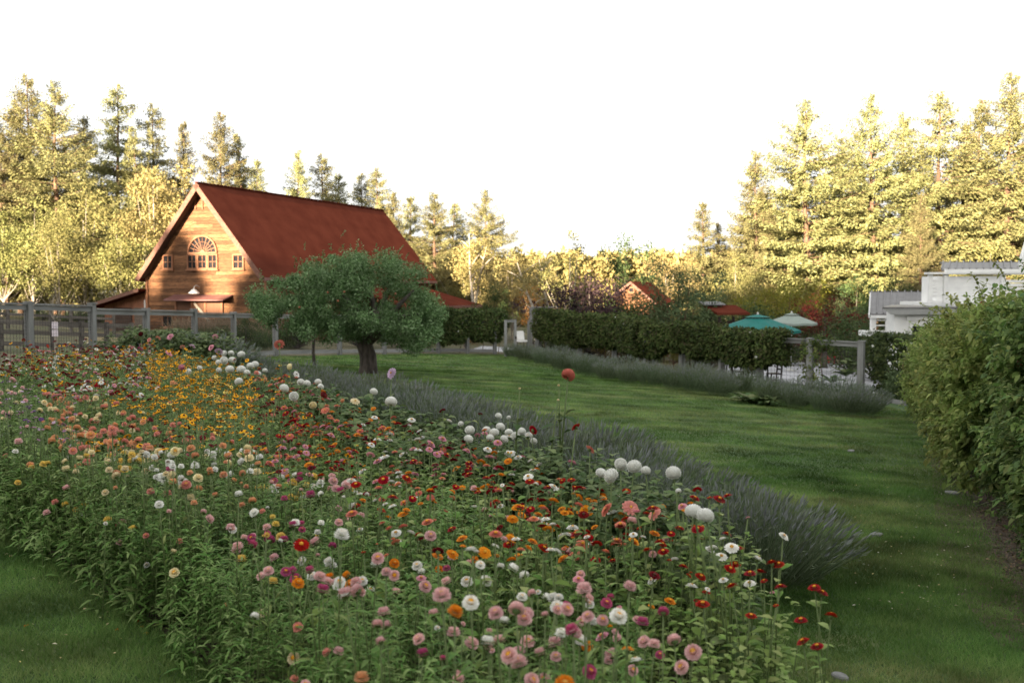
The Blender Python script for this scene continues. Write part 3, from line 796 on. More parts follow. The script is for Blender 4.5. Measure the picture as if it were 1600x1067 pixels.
MB().box((xdl + .5, .86, .85), (1.5, .06, 1.7)).build('shed_door', M['dark_soffit'], lw)
MB().box((xdl + 2.0, .86, .85), (1.0, .06, 1.7)).build('shed_door', mat('grey_door', (.17, .13, .10), (.11, .085, .065), 3, .8, (9, 1, .5)), lw)
MB().box((-WX - .28, .86, zl0 - 1.0), (.34, .05, .6)).build('vent', M['white'], lw)
# lean-to on the far right
rr0, rr1 = WX, WX + 4.2; zr0 = .34 + CZ + bz; zr1 = -1.05 + CZ + bz
yA, yB = 10.0, LEN - .6
rl = MB(); rl.add([(rr0, yA, zr0), (rr0, yB - 1.2, zr0), (rr1, yB + .6, zr1), (rr1, yA, zr1), (rr0, yB + .6, zr1), (rr0, yA, zr0 - .2), (rr1, yA, zr1 - .12), (rr1, yB + .6, zr1 - .12), (rr0, yB + .6, zr1 - .12)],
                  [(0, 3, 2, 1), (1, 2, 4), (0, 5, 6, 3), (3, 6, 7, 2), (2, 7, 8, 4), (5, 8, 7, 6)])
side = rl.build('lean_to_roof', M['roof'], barn)
MB().box((rr1 + .03, (yA + yB + .6) / 2, zr1 - .1), (.05, yB - yA + .6, .2)).build('fascia', M['metal_red'], side)
for yy in (11, 15, 19, LEN - .6): MB().box((rr1 - .4, yy, (zr1 - 1) / 2), (.18, .18, zr1 + .9)).build('post', M['trim'], barn)

# ------------------------------------------------------------------ small cabin
cb = thing('cabin', 'small orange wooden cabin with red roof between the dark bush and the feathery shrub', 'cabin', tuple(gp(985, 522)), -TH * 1.1)
Yc = 62.0; pa = at(985, 440, Yc); gz = float(g(pa.x, pa.y)); cb.location = (pa.x, pa.y, gz)
hr = pa.z - gz; hw = 1.55; he = hr - 1.25
wl_ = MB(); wl_.hexa([(-hw + .2, .3, -.3), (hw - .2, .3, -.3), (hw - .2, 4, -.3), (-hw + .2, 4, -.3), (-hw + .2, .3, he + .05), (hw - .2, .3, he + .05), (hw - .2, 4, he + .05), (-hw + .2, 4, he + .05)])
wl_.add([(-hw + .2, .3, he + .05), (hw - .2, .3, he + .05), (0, .3, hr - .15), (-hw + .2, 4, he + .05), (hw - .2, 4, he + .05), (0, 4, hr - .15)], [(0, 1, 2), (3, 5, 4)])
cw_ = wl_.build('wall', M['siding'], cb)
zz = -.2
while zz < hr - .4:
    def xl2(q): return min(hw - .18, max(.05, (hr - .16 - q) * hw / (hr - he)))
    a0, a1 = xl2(zz), xl2(zz + .2)
    MB().hexa([(-a0, .26, zz), (a0, .26, zz), (a0, .30, zz), (-a0, .30, zz), (-a1, .28, zz + .195), (a1, .28, zz + .195), (a1, .3, zz + .195), (-a1, .3, zz + .195)]).build('board', M['siding'], cw_)
    zz += .2
for sx in (-1, 1):
    def P2(s, y, o): return (sx * hw * s, y, hr - (hr - he) * s + o)
    MB().hexa([P2(0, 0, -.1), P2(0, 4.3, -.1), P2(1.08, 4.3, -.1), P2(1.08, 0, -.1), P2(0, 0, 0), P2(0, 4.3, 0), P2(1.08, 4.3, 0), P2(1.08, 0, 0)]).build('roof', M['roof'], cb)
    MB().hexa([P2(0, -.05, -.16), P2(0, -.002, -.16), P2(1.08, -.002, -.16), P2(1.08, -.05, -.16), P2(0, -.05, .02), P2(0, -.002, .02), P2(1.08, -.002, .02), P2(1.08, -.05, .02)]).build('bargeboard', M['fascia'], cb)
vw = link('window', None, cb, (0, .25, hr - .52))
MB().box((0, -.02, 0), (.36, .06, .36)).build('frame', M['trim'], vw); MB().box((0, -.055, 0), (.24, .02, .24)).build('pane', M['glass'], vw)

# ------------------------------------------------------------------ kiosk with red roof
Yk = 55.0; pk = at(1143, 487, Yk); gzk = float(g(pk.x, pk.y)); hk = pk.z - gzk
kk = thing('kiosk', 'small open kiosk with flat red and grey roof behind the teal parasol', 'kiosk', (pk.x, pk.y, gzk), .2)
for sx in (-.7, .7):
    for sy in (0, 1.3): MB().box((sx, sy, hk / 2 - .15), (.12, .12, hk - .3)).build('post', M['chair'], kk)
MB().hexa([(-.95, -.3, hk - .18), (.95, -.3, hk - .18), (.95, 1.6, hk + .22), (-.95, 1.6, hk + .22), (-.95, -.3, hk - .06), (.95, -.3, hk - .06), (.95, 1.6, hk + .34), (-.95, 1.6, hk + .34)]).build('roof', M['roof'], kk)
MB().hexa([(-1.2, 1.0, hk + .34), (.1, 1.0, hk + .34), (.1, 1.9, hk + .5), (-1.2, 1.9, hk + .5), (-1.2, 1.0, hk + .39), (.1, 1.0, hk + .39), (.1, 1.9, hk + .55), (-1.2, 1.9, hk + .55)]).build('upper_roof', M['seam'], kk)
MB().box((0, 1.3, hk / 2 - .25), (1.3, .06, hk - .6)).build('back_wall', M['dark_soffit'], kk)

# ------------------------------------------------------------------ white house on the right
hx, hy = 15.2, 40.0; hgz = float(g(hx, hy))
house = thing('house', 'white house with balcony and grey metal roofs beyond the right hedge', 'house', (hx, hy, hgz))
def hl(u, v, Y):
    p = at(u, v, Y); return p - Vector((hx, hy, hgz))
a = hl(1397, 487, 40); zt_ = hl(1400, 480, 40).z                      # sunroom
MB().box((a.x + 4.6, .4, (zt_ - .5) / 2 - .1), (9.2, .8, zt_ + .3)).build('wall', M['white'], house)
MB().box((a.x + 6.6, 3.4, (zt_ - .5) / 2 - .1), (7.2, 5.196, zt_ + .28)).build('main_wall', M['white'], house)
MB().box((a.x + .08, -.06, zt_ / 2), (.22, .12, zt_ - .1)).build('corner_board', M['white'], house)
c1 = hl(1410, 497, 40).z
MB().box((a.x + 4.8, -.05, c1), (8.6, .10, .16)).build('trim_board', M['white'], house)
for k in range(3):
    w = link('window', None, house, (a.x + 1.55 + 2.3 * k, -.02, c1 - 1.25))
    MB().box((0, -.04, 0), (1.9, .08, 2.1)).build('frame', M['white'], w)
    for q in (-.45, .45): MB().box((q, -.085, 0), (.78, .02, 1.85)).build('pane', M['glass'], w)
e0 = hl(1377, 468, 40)
sr = MB(); x0_, x1_ = a.x - .75, a.x + 10
sr.hexa([(x0_ + .45, -.45, zt_ - .28), (x1_, -.45, zt_ - .28), (x1_, 1.1, zt_ - .28), (x0_ + 1.2, 1.1, zt_ - .28), (x0_, -.8, zt_ - .06), (x1_, -.8, zt_ - .06), (x1_, 1.3, zt_ - .06), (x0_ + 1.0, 1.3, zt_ - .06)])
eave = sr.build('eave', M['white'], house)
MB().hexa([(x0_ - .03, -.84, zt_ - .055), (x1_, -.84, zt_ - .055), (x1_, 5.9, zt_ - .055), (x0_ + 2.9, 5.9, zt_ - .055), (x0_ - .03, -.84, zt_ + .02), (x1_, -.84, zt_ + .02), (x1_, 5.9, zt_ + .02), (x0_ + 2.9, 5.9, zt_ + .02)]).build('roof_edge', M['seam'], eave)
MB().box(((x0_ + x1_) / 2 + 1.6, 2.9, zt_ + .10), (x1_ - x0_ - 3.2, 5.6, .15)).build('deck', M['white'], house)
# balcony railing: posts with solid horizontal panel boards, open slots above and below
bx0 = hl(1452, 450, 40.2).x; bzb = zt_ + .17; bzt = hl(1452, 428, 40.2).z
rail = link('balcony', None, house)
bx1 = bx0 + .62
for xx in (bx0, bx1, bx1 + 2.3, bx1 + 4.6): MB().box((xx + .07, .3, (bzb + bzt) / 2), (.16, .16, bzt - bzb)).build('post', M['white'], rail)
def rboards(xa, xb, y):
    n = 5; z0 = bzb + .20; z1 = bzt - .22
    for k in range(n):
        MB().box(((xa + xb) / 2, y, z0 + (z1 - z0) * (k + .5) / n), (xb - xa, .05, (z1 - z0) / n - .03)).build('board', M['white'], rail)
    MB().box(((xa + xb) / 2, y, bzb + .04), (xb - xa, .09, .09)).build('rail', M['white'], rail)
rboards(bx0 + .16, bx1 - .02, .32); rboards(bx1 + .16, bx1 + 2.28, .32); rboards(bx1 + 2.46, bx1 + 4.58, .32)
MB().hexa([(bx0 - .1, .1, bzt - .02), (bx1 + 5, .1, bzt + .04), (bx1 + 5, .5, bzt + .04), (bx0 - .1, .5, bzt - .02), (bx0 - .1, .1, bzt + .06), (bx1 + 5, .1, bzt + .16), (bx1 + 5, .5, bzt + .16), (bx0 - .1, .5, bzt + .06)]).build('top_rail', M['white'], rail)
MB().box((bx1 + 2.6, .2, bzt + .08), (5.2, .12, .22)).build('fascia', M['white'], house)
# upper storey behind, with seamed roof
def seam_roof(name, p0, p1, p2, p3, n, thick=.06):
    """p0,p1 eave left/right; p3,p2 ridge left/right"""
    p0, p1, p2, p3 = map(Vector, (p0, p1, p2, p3)); dz_ = Vector((0, 0, thick))
    o = MB().hexa([p0, p1, p2, p3, p0 + dz_, p1 + dz_, p2 + dz_, p3 + dz_]).build(name, M['seam'], house)
    for k in range(n):
        a0 = p0.lerp(p1, k / n); a1 = p0.lerp(p1, (k + 1) / n - .012); b0 = p3.lerp(p2, k / n); b1 = p3.lerp(p2, (k + 1) / n - .012)
        u_ = Vector((0, 0, thick + .003)); w_ = Vector((0, 0, thick + .016))
        MB().hexa([a0 + u_, a1 + u_, b1 + u_, b0 + u_, a0 + w_, a1 + w_, b1 + w_, b0 + w_]).build('roof_panel', M['seam'], o)
        MB().bar(a0 + w_ + Vector((0, 0, .02)), b0 + w_ + Vector((0, 0, .02)), .05, .10).build('seam', M['seam'], o)
    return o
q0, q1 = hl(1471, 424, 43), hl(1592, 424, 43); q3, q2 = hl(1474, 412, 45), hl(1590, 412, 45)
seam_roof('upper_roof', q0, q1, q2, q3, 11)
MB().box(((q0.x + q1.x) / 2, (q0.y + q3.y) / 2 + .6, (q0.z + zt_) / 2 - .1), (q1.x - q0.x - .3, 1.6, q0.z - zt_ - .2)).build('upper_wall', M['white'], house)
MB().box(((q2.x + q3.x) / 2, q2.y + .1, q2.z + .05), (q2.x - q3.x + .1, .3, .08)).build('ridge_cap', M['seam'], house)
# wing with porch at the left
p0, p1 = hl(1360, 493, 47), hl(1452, 493, 47); p3, p2 = hl(1362, 458, 49.6), hl(1455, 458, 49.6)
seam_roof('porch_roof', p0, p1, p2, p3, 9)
MB().box(((p2.x + p3.x) / 2, p2.y + .1, p2.z + .04), (p2.x - p3.x + .1, .3, .09)).build('ridge_cap', M['seam'], house)
MB().bar(p0 + Vector((-.06, 0, -.04)), p3 + Vector((-.06, 0, -.04)), .06, .16).build('bargeboard', M['white'], house)
MB().box(((p0.x + p1.x) / 2, p0.y - .04, p0.z - .06), (p1.x - p0.x, .08, .14)).build('fascia', M['white'], house)
pz = hl(1370, 517, 46.8).z
for uu in (1364, 1388): 
    q = hl(uu, 505, 47.1); MB().box((q.x, q.y, (pz + p0.z) / 2 - .03), (.22, .22, p0.z - pz - .1)).build('porch_post', M['white'], house)
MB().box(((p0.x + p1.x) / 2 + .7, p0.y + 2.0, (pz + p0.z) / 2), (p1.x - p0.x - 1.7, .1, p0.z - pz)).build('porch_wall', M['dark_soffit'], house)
pd = MB().box(((p0.x + p1.x) / 2, p0.y + .2, pz - .12), (p1.x - p0.x + .6, 1.0, .24)).build('porch_deck', M['white'], house)
MB().box(((p0.x + p1.x) / 2 + .3, p0.y + .3, (pz - .24) / 2 - .2), (p1.x - p0.x - .5, .8, pz - .1)).build('porch_base', M['chair'], house)
for k in range(3): MB().box(((p0.x + 1.0), p0.y + .1, pz + .25 + .25 * k), (1.6, .05, .06)).build('porch_rail', M['white'], house)
# slanting white flue at the right edge
f0, f1 = hl(1592, 424, 44), hl(1604, 378, 44)
MB().tube([f0, f1], [.14, .09], 10).build('flue', M['white'], house, smooth=True)

# ------------------------------------------------------------------ parasols
def parasol(u, v, Y, rad, H, m, label, drop=.62):
    p = at(u, v, Y); gz = float(g(p.x, p.y))
    o = thing('parasol', label, 'parasol', (p.x, p.y, gz), .2, 'parasols on the patio')
    H = p.z - gz
    MB().tube([(0, 0, 0), (0, 0, H - .05)], .028, 8).build('pole', M['metal_white'], o)
    MB().tube([(0, 0, 0), (0, 0, .06), (0, 0, .09)], [.26, .26, .06], 12).build('base', M['metal_white'], o)
    MB().tube([(0, 0, H - .04), (0, 0, H + .03), (0, 0, H + .09)], [.05, .05, .02], 8).build('finial', M['metal_white'], o)
    n = 8
    for k in range(n):
        a0, a1 = 2 * PI * k / n, 2 * PI * (k + 1) / n
        def q(a, r, z): return (math.cos(a) * r, math.sin(a) * r, z)
        am = (a0 + a1) / 2
        pts = []
        bm = MB()
        for (a_, b_) in ((a0, am), (am, a1)):
            sag = lambda a, r: -.035 * r if a == am else 0
            V = [q(a_, .24 * rad, H - .04 - drop * .20), q(b_, .24 * rad, H - .04 - drop * .20), q(b_, .6 * rad * (.98 if b_ == am else 1), H - .04 - drop * .57 + sag(b_, 1)), q(a_, .6 * rad * (.98 if a_ == am else 1), H - .04 - drop * .57 + sag(a_, 1)),
                 q(b_, rad * (.965 if b_ == am else 1), H - .04 - drop + sag(b_, 1)), q(a_, rad * (.965 if a_ == am else 1), H - .04 - drop + sag(a_, 1)),
                 q(b_, rad * (.965 if b_ == am else 1), H - .15 - drop + sag(b_, 1)), q(a_, rad * (.965 if a_ == am else 1), H - .15 - drop + sag(a_, 1))]
            bm.add(V, [(0, 1, 2, 3), (3, 2, 4, 5), (5, 4, 6, 7)])
        bm.build('canopy_panel', m, o)
        MB().add([(0, 0, H), q(a0, .30 * rad, H - drop * .20), q(a1, .30 * rad, H - drop * .20)], [(0, 1, 2)]).build('vent_panel', m, o)
        MB().bar(q(a0, .05, H - .1), q(a0, rad * .98, H - .08 - drop), .018, .02).build('rib', M['metal_white'], o)
parasol(1184, 491, 42, 1.84, 2.5, M['teal'], 'teal patio parasol over the vine covered fence', .60)
parasol(1237, 489, 52, 1.36, 2.5, M['sage'], 'pale sage green patio parasol behind the teal one', .46)

# ------------------------------------------------------------------ patio table and chairs
def chair(loc, rz, label, m=None):
    m = m or M['chair']
    o = thing('patio_chair', label, 'chair', loc, rz, 'dark wooden chairs on the patio')
    MB().box((0, 0, .45), (.46, .44, .04)).build('seat', m, o)
    for sx in (-.2, .2):
        MB().bar((sx, -.19, 0), (sx, -.19, .44), .045, .045).build('leg', m, o)
        MB().bar((sx, .19, 0), (sx, .25, 1.0), .045, .045).build('leg', m, o)
        MB().bar((sx, -.19, .2), (sx, .2, .2), .025, .03).build('stretcher', m, o)
    for k in range(3): MB().box((0, .225 + .012 * k, .62 + .15 * k), (.38, .02, .06)).build('slat', m, o)
    return o
def table(u, v, label):
    p = gp(u, v)
    o = thing('patio_table', label, 'table', p, .1, 'dark tables on the patio')
    MB().tube([(0, 0, .70), (0, 0, .74)], .55, 16).build('tabletop', M['chair'], o)
    for sx in (-.33, .33):
        for sy in (-.33, .33): MB().bar((sx, sy, 0), (sx * .9, sy * .9, .7), .05, .05).build('leg', M['chair'], o)
    return p
tp = table(1183, 600, 'dark round patio table half hidden by the fence post')
for dx, dy, rz, lab in [(.62, -.1, -1.4, 'dark ladder back chair right of the post, in plain view on the patio'), (-.75, .1, 1.5, 'dark chair left of the post behind the fence wire'), (.1, .85, .1, 'dark chair on the far side of the patio table'), (-.2, -.8, 3.0, 'dark chair with its back to the fence')]:
    q = Vector((tp.x + dx, tp.y + dy, 0)); q.z = float(g(q.x, q.y)); chair(q, rz, lab)
tp = table(1150, 592, 'second dark table hidden behind the vine left of the chairs')
wc = gp(814, 545); wc = Vector((wc.x + .1, wc.y + 2, 0)); wc.z = float(g(wc.x, wc.y))
o = thing('garden_chair', 'white cushioned garden chair with dark legs seen through the gate', 'chair', wc, .5)
MB().box((0, 0, .48), (.55, .55, .12)).build('cushion', M['white'], o)
MB().box((0, .25, .85), (.52, .12, .6), M=Matrix.Rotation(-.2, 3, 'X')).build('back_cushion', M['white'], o)
for sx in (-.24, .24):
    for sy in (-.22, .22): MB().box((sx, sy, .21), (.05, .05, .42)).build('leg', M['chair'], o)
# a red garden seat and low red flowers beyond the patio
rp = at(1290, 548, 66); rz_ = float(g(rp.x, rp.y)); 
o = thing('garden_chair', 'bright red low garden chair on the grass beyond the patio', 'chair', (rp.x, rp.y, rz_), .3)
MB().box((0, 0, .3), (.9, .7, .06)).build('seat', M['redpaint'], o)
for k in range(5): MB().bar((-.36 + .18 * k, .3, .3), (-.40 + .20 * k, .62, 1.05), .15, .03).build('back_slat', M['redpaint'], o)
for sx in (-.45, .45):
    MB().box((sx, -.05, .55), (.14, .8, .03)).build('armrest', M['redpaint'], o)
    MB().box((sx, -.35, .27), (.08, .08, .54)).build('leg', M['redpaint'], o)
    MB().box((sx, .3, .15), (.08, .08, .3)).build('leg', M['redpaint'], o)
#@@PART2
# ------------------------------------------------------------------ fences
def post_fence(name, label, posts, H=1.86, pw=.17, top=True, bottom=True, wire=True, skip=(), mesh=.10):
    """posts: (x, y, height); origin at the first post"""
    o0 = Vector((posts[0][0], posts[0][1], float(g(posts[0][0], posts[0][1]))))
    o = thing(name, label, 'fence', o0)
    P = [(Vector((x, y, float(g(x, y)))) - o0, h) for x, y, h in posts]
    for i, (p, h) in enumerate(P):
        d = (P[min(i + 1, len(P) - 1)][0] - P[max(i - 1, 0)][0]); an = math.atan2(d.y, d.x)
        MB().box((0, 0, (h - .3) / 2), (pw, pw, h + .3)).build('post', M['wood'], o, p, (random.uniform(-.012, .012), random.uniform(-.012, .012), an))
        if top: MB().box((0, 0, h + .02), (pw + .03, pw + .03, .04)).build('post_cap', M['wood'], o, p, (0, 0, an))
    for i in range(len(P) - 1):
        if i in skip: continue
        (a, ha), (b, hb) = P[i], P[i + 1]
        d = (b - a); L = d.length; d.normalize(); an = math.atan2(d.y, d.x)
        def rail(nm, za, zb_, w, h):
            A = a + d * (pw / 2 + .004) + Vector((0, 0, za)); B = b - d * (pw / 2 + .004) + Vector((0, 0, zb_))
            r = (B - A); bm = MB(); bm.bar((0, 0, 0), (r.length, 0, 0), w, h)
            bm.build(nm, M['wood_h'], o, A, (0, -math.asin(r.z / r.length), an))
        hm = min(ha, hb)
        if top:
            rail('top_rail', hm - .03, hm - .03, .14, .045); rail('under_rail', hm - .125, hm - .125, .045, .13)
        if bottom: rail('bottom_rail', .17, .17, .05, .17)
        if wire:
            bm = MB(); r_ = .0032; n = int(L / mesh)
            zt_ = hm - .1
            for k in range(1, n):
                q = a + d * (L * k / n); bm.bar(q + Vector((0, 0, .05)), q + Vector((0, 0, zt_)), r_ * 2, r_ * 2)
            k = .12
            while k < zt_:
                bm.bar(a + Vector((0, 0, k)), b + Vector((0, 0, k)), r_ * 2, r_ * 2); k += mesh
            bm.build('wire_mesh', M['wire'], o)
    return o
def XY(u, Y): return ((u - 800) / F * Y, Y)
LF = [(-16.3, 17.2), (-15.0, 21.3), XY(45, 26.5), XY(145, 29), XY(228, 32), XY(303, 35), XY(365, 38.5), XY(430, 42), XY(530, 46), XY(600, 48.8), XY(650, 51), XY(685, 53), XY(730, 54.6), XY(773, 55.6)]
hh = [1.95, 1.95, 1.95, 1.98, 1.86, 1.88, 1.80, 1.80, 1.8, 1.8, 1.8, 1.8, 1.8, 1.8]
post_fence('garden_fence', 'grey weathered post and rail fence with wire mesh along the flower beds to the gate', [(x, y, h) for (x, y), h in zip(LF, hh)])
RF = [XY(842, 54), XY(905, 51.3), XY(960, 49.2), (gp(1010, 583).x, gp(1010, 583).y), (gp(1065, 588).x, gp(1065, 588).y), (gp(1127, 597).x, gp(1127, 597).y), (gp(1187, 606).x, gp(1187, 606).y), (gp(1265, 613).x, gp(1265, 613).y), (gp(1345, 620).x, gp(1345, 620).y)]
post_fence('patio_fence', 'weathered post fence carrying the long vine between lawn and patio', [(x, y, 1.9) for x, y in RF], pw=.2, bottom=False, mesh=.14)
# short low edging past the last post
a, b = gp(1352, 622), gp(1415, 634)
o = thing('edging_board', 'low grey board on the ground past the last fence post', 'board', a)
MB().bar((0, 0, .06), b - a + Vector((0, 0, .06)), .06, .16).build('board', M['wood_h'], o)

# gate leaves
def gate(label, u0, u1, vtop, vb0, Y, turn):
    p = at(u0, vb0, Y); gz = float(g(p.x, p.y)); H = at(u0, vtop, Y).z - gz
    W = (u1 - u0) / F * Y / math.cos(turn)
    o = thing('garden_gate', label, 'gate', (p.x, p.y, gz), turn)
    for x in (0, W): MB().box((x, 0, H / 2), (.12, .10, H)).build('stile', M['wood'], o)
    for z in (H - .06, .25): MB().box((W / 2, 0, z), (W - .125, .07, .13)).build('rail', M['wood_h'], o)
    bm = MB()
    for k in range(1, int(W / .1)): bm.bar((k * .1, 0, .3), (k * .1, 0, H - .1), .005, .005)
    for k in range(1, int(H / .1) - 2): bm.bar((.05, 0, .3 + k * .1), (W - .05, 0, .3 + k * .1), .005, .005)
    bm.build('wire_mesh', M['wire'], o)
    MB().box((W, -.07, H * .52), (.06, .05, .14)).build('latch', M['chair'], o)
gate('open wooden gate leaf standing on the lawn end of the opening', 790, 805, 500, 557, 52.5, .5)
gate('far gate leaf with a dark latch, closer to the long vine', 826, 838, 501, 553, 55.0, .35)
# plank box on poles above the gate
pb = at(845, 500, 56.5); gz = float(g(pb.x, pb.y)); o = thing('plank_box', 'grey slatted plank box raised above the gate at the end of the vine', 'planter', (pb.x, pb.y, gz), .15)
hz = pb.z - gz
for sx in (-.55, .3): MB().box((sx, 0, hz / 2), (.1, .1, hz)).build('leg', M['wood'], o)
for k in range(6): MB().box((-.58 + .17 * k, -.06, hz + .38), (.155, .03, .66)).build('plank', M['wood'], o)
MB().box((0.1, -.02, hz + .73), (1.7, .14, .05)).build('top_rail', M['wood_h'], o)
MB().box((-.1, -.02, hz + .02), (1.2, .3, .05)).build('shelf', M['wood_h'], o)

# paddock rail fences
def rail_fence(label, pts, H=1.2):
    o0 = Vector((pts[0][0], pts[0][1], float(g(*pts[0])))); o = thing('paddock_fence', label, 'fence', o0)
    P = [Vector((x, y, float(g(x, y)))) - o0 for x, y in pts]
    for p in P: MB().box((0, 0, H / 2 - .1), (.15, .15, H + .25)).build('post', M['old_wood'], o, p)
    for a, b in zip(P, P[1:]):
        d = (b - a); an = math.atan2(d.y, d.x)
        for z in (H - .1, H * .60, H * .24):
            q = a + Vector((0, 0, z)) + d.normalized() * .02 + Vector((0, -.1, 0))
            MB().bar((0, 0, 0), (d.length - .04, 0, 0), .045, .15).build('rail', M['old_wood'], o, q, (0, -math.asin(d.z / d.length), an))
rail_fence('three rail wooden paddock fence on the near side of the dry field', [XY(u, 36.5 + (u + 40) * .008) for u in (-95, -45, 0, 39, 82, 127, 166, 205)], 1.2)
rail_fence('second paddock fence on the far side of the dirt track', [XY(u, 58) for u in (-60, -20, 12, 45, 79, 111, 145, 178)], 1.45)

# paper signs on a stake
ps = gp(85, 572, 0); ps = Vector((*XY(86, 31), 0)); ps.z = float(g(ps.x, ps.y))
o = thing('garden_sign', 'wooden stake with two pale pink paper sheets behind the fence wire', 'sign', ps)
MB().box((0, 0, .68), (.07, .04, 1.4)).build('stake', M['bark_pale'], o)
for z in (1.24, 1.0): MB().box((0, -.03, z), (.19, .01, .21)).build('sheet', M['sheet_white'], o, (0, 0, 0))

# sapling and ornamental things near the left fence
def sapling(u, vt, vb, Y, label):
    t = at(u, vt, Y); gz = float(g(t.x, t.y)); H = t.z - gz
    o = thing('sapling', label, 'tree', (t.x, t.y, gz))
    MB().tube([(0, 0, -.05), (.03, 0, H * .5), (0, 0, H)], [.035, .025, .008], 5).build('trunk', M['bark_pale'], o)
    C = []
    for k in range(9):
        s = .55 + .05 * k; an = k * 2.4
        q = Vector((math.cos(an) * .55 * (1.2 - s), math.sin(an) * .55 * (1.2 - s), H * s + .28))
        MB().tube([(0, 0, H * s), q], [.014, .004], 4).build('branch', M['bark_pale'], o); C.append(tuple(q))
    V, Q = clump_cloud(np.array(C), np.full(9, .16), 9, .09); link('crown', npmesh('crown', V, [Q], M['gold']), o)
sapling(82, 466, 560, 40, 'thin nearly bare sapling behind the fence left of the barn')

def tussock_mesh(n, H, W, seed, leaf, wd=.012, plume=None):
    r = np.random.default_rng(seed); C = np.zeros((n, 3)); C[:, :2] = r.normal(0, W * .22, (n, 2))
    A = np.concatenate([r.normal(0, .28, (n, 2)), np.ones((n, 1))], 1); L = H * r.uniform(.6, 1.05, n)
    V, T, Q = lances(C, A, L, wd, r.uniform(.05, .3, n))
    return npmesh('blades', V, [T, Q], leaf)
TUS = [tussock_mesh(420, 1.9, 1.4, s, M['straw'], .02) for s in (1, 2)]
for i, (u, Y) in enumerate([(318, 50), (338, 51), (352, 52.5), (372, 53), (395, 52), (412, 51), (424, 54), (300, 53), (283, 54)]):
    x, y = XY(u, Y); o = thing('ornamental_grass', 'tall tan ornamental grass in front of the barn', 'grass clump', (x, y, float(g(x, y))), i * 1.3, 'ornamental grasses in front of the barn')
    link('blades', TUS[i % 2], o, None, None, (1, 1, random.uniform(.8, 1.1)))
GT = [tussock_mesh(420, 1.3, 1.5, s, M['dark'], .02) for s in (3, 4)]
for i, (u, Y) in enumerate([(325, 46), (350, 46.5), (408, 47), (440, 50), (462, 51), (300, 45), (275, 44)]):
    x, y = XY(u, Y); o = thing('ornamental_grass', 'dark green grass clump at the foot of the tan grasses', 'grass clump', (x, y, float(g(x, y))), i, 'green grass clumps below the tan grasses')
    link('blades', GT[i % 2], o)
broadleaf('shrub', 384, 494, 44, 2.4, 'dark rose bush standing before the tan grasses by the fence', .75, 'shrub')
broadleaf('shrub', 465, 500, 50, 2.4, 'dark bush behind the fence under the apple tree', 1.2, 'shrub')
broadleaf('shrub', 560, 505, 56, 2.4, 'dark bush behind the fence left of the thick apple trunk', 1.5, 'shrub')
broadleaf('shrub', 625, 505, 58, 2.4, 'dark bush behind the fence right of the thick apple trunk', 1.5, 'shrub')
broadleaf('yellow', 668, 520, 58, 5, 'low yellow bush behind the fence rails right of the apple tree', 2.0, 'shrub')
broadleaf('orange', 725, 516, 60, 4, 'brownish shrub under the vine by the gate', 2.2, 'shrub')

# ------------------------------------------------------------------ apple tree
tb = gp(575, 584); tree = thing('apple_tree', 'old apple tree with wide spreading crown on the lawn before the barn', 'tree', tb)
Ya = tb.y; k_ = Ya / F
bm = MB(); tw = .30
trunk_pts = [(0, 0, -.1), (.02, 0, .25), (.0, .05, .6), (-.10, 0, .95), (-.05, 0, 1.3)]
bm.tube(trunk_pts, [tw * 1.25, tw * 1.0, tw * .95, tw * .9, tw * .8], 12)
def bl(u, v, dy=0): return at(u, v, Ya + dy) - tb
limbs = [((.0, 0, 1.2), bl(520, 500), bl(445, 468)), ((0, 0, 1.2), bl(560, 490, -.8), bl(520, 440, -1.4)), ((0, 0, 1.25), bl(585, 480), bl(570, 420)), ((0, 0, 1.2), bl(620, 480, .6), bl(650, 450, .8)),
         ((0, 0, 1.1), bl(610, 500, -.8), bl(655, 490, -1.2)), ((0, 0, 1.2), bl(540, 480, 1), bl(480, 440, 1.4)), ((0, 0, 1.2), bl(600, 470, 1.4), bl(620, 420, 1.8))]
for a, b, c in limbs: bm.tube([a, Vector(a).lerp(Vector(b), .5) + Vector((0, 0, -.05)), b, c], [.19, .15, .10, .03], 7, cap=False)
bm.build('trunk', M['bark_grey'], tree, smooth=True)
cl = []
blobs = [(525, 425, 22), (540, 418, 20), (505, 435, 24), (500, 450, 28), (495, 430, 20), (512, 470, 26), (470, 465, 28), (485, 495, 24), (515, 510, 22), (560, 515, 22), (600, 522, 20), (640, 528, 18), (535, 505, 22), (580, 505, 26), (620, 495, 28), (675, 490, 14), (672, 508, 14), (420, 470, 22), (440, 455, 26), (465, 448, 28), (490, 440, 28), (455, 490, 24), (430, 490, 16), (480, 478, 30), (505, 465, 30), (520, 435, 24), (545, 432, 26), (555, 455, 32), (575, 425, 26), (600, 428, 24), (590, 450, 32), (620, 445, 28), (640, 440, 20), (640, 465, 30), (660, 460, 18), (665, 480, 16), (610, 480, 32), (570, 485, 30), (535, 480, 32), (510, 495, 26), (645, 500, 26), (625, 515, 24), (655, 520, 16), (600, 510, 20), (480, 505, 18), (405, 468, 8), (560, 412, 10), (603, 410, 12), (410, 482, 10)]
for (u, v, r) in blobs:
    for j in range(5):
        a = random.random() * 6.28; q = random.random() ** .5
        dp = random.uniform(-1, 1) * 2.4 * math.sqrt(max(.05, 1 - ((u - 540) / 160) ** 2))
        cl.append(bl(u + math.cos(a) * r * q, v + math.sin(a) * r * q, dp))
cl = np.array([tuple(c) for c in cl])
V, Q = clump_cloud(cl, rng.uniform(.25, .46, len(cl)), 230, .088, flat=.85, up=.6)
tips = cl[rng.integers(0, len(cl), 260)]                        # upright shoots on top
tA = []; tC = []
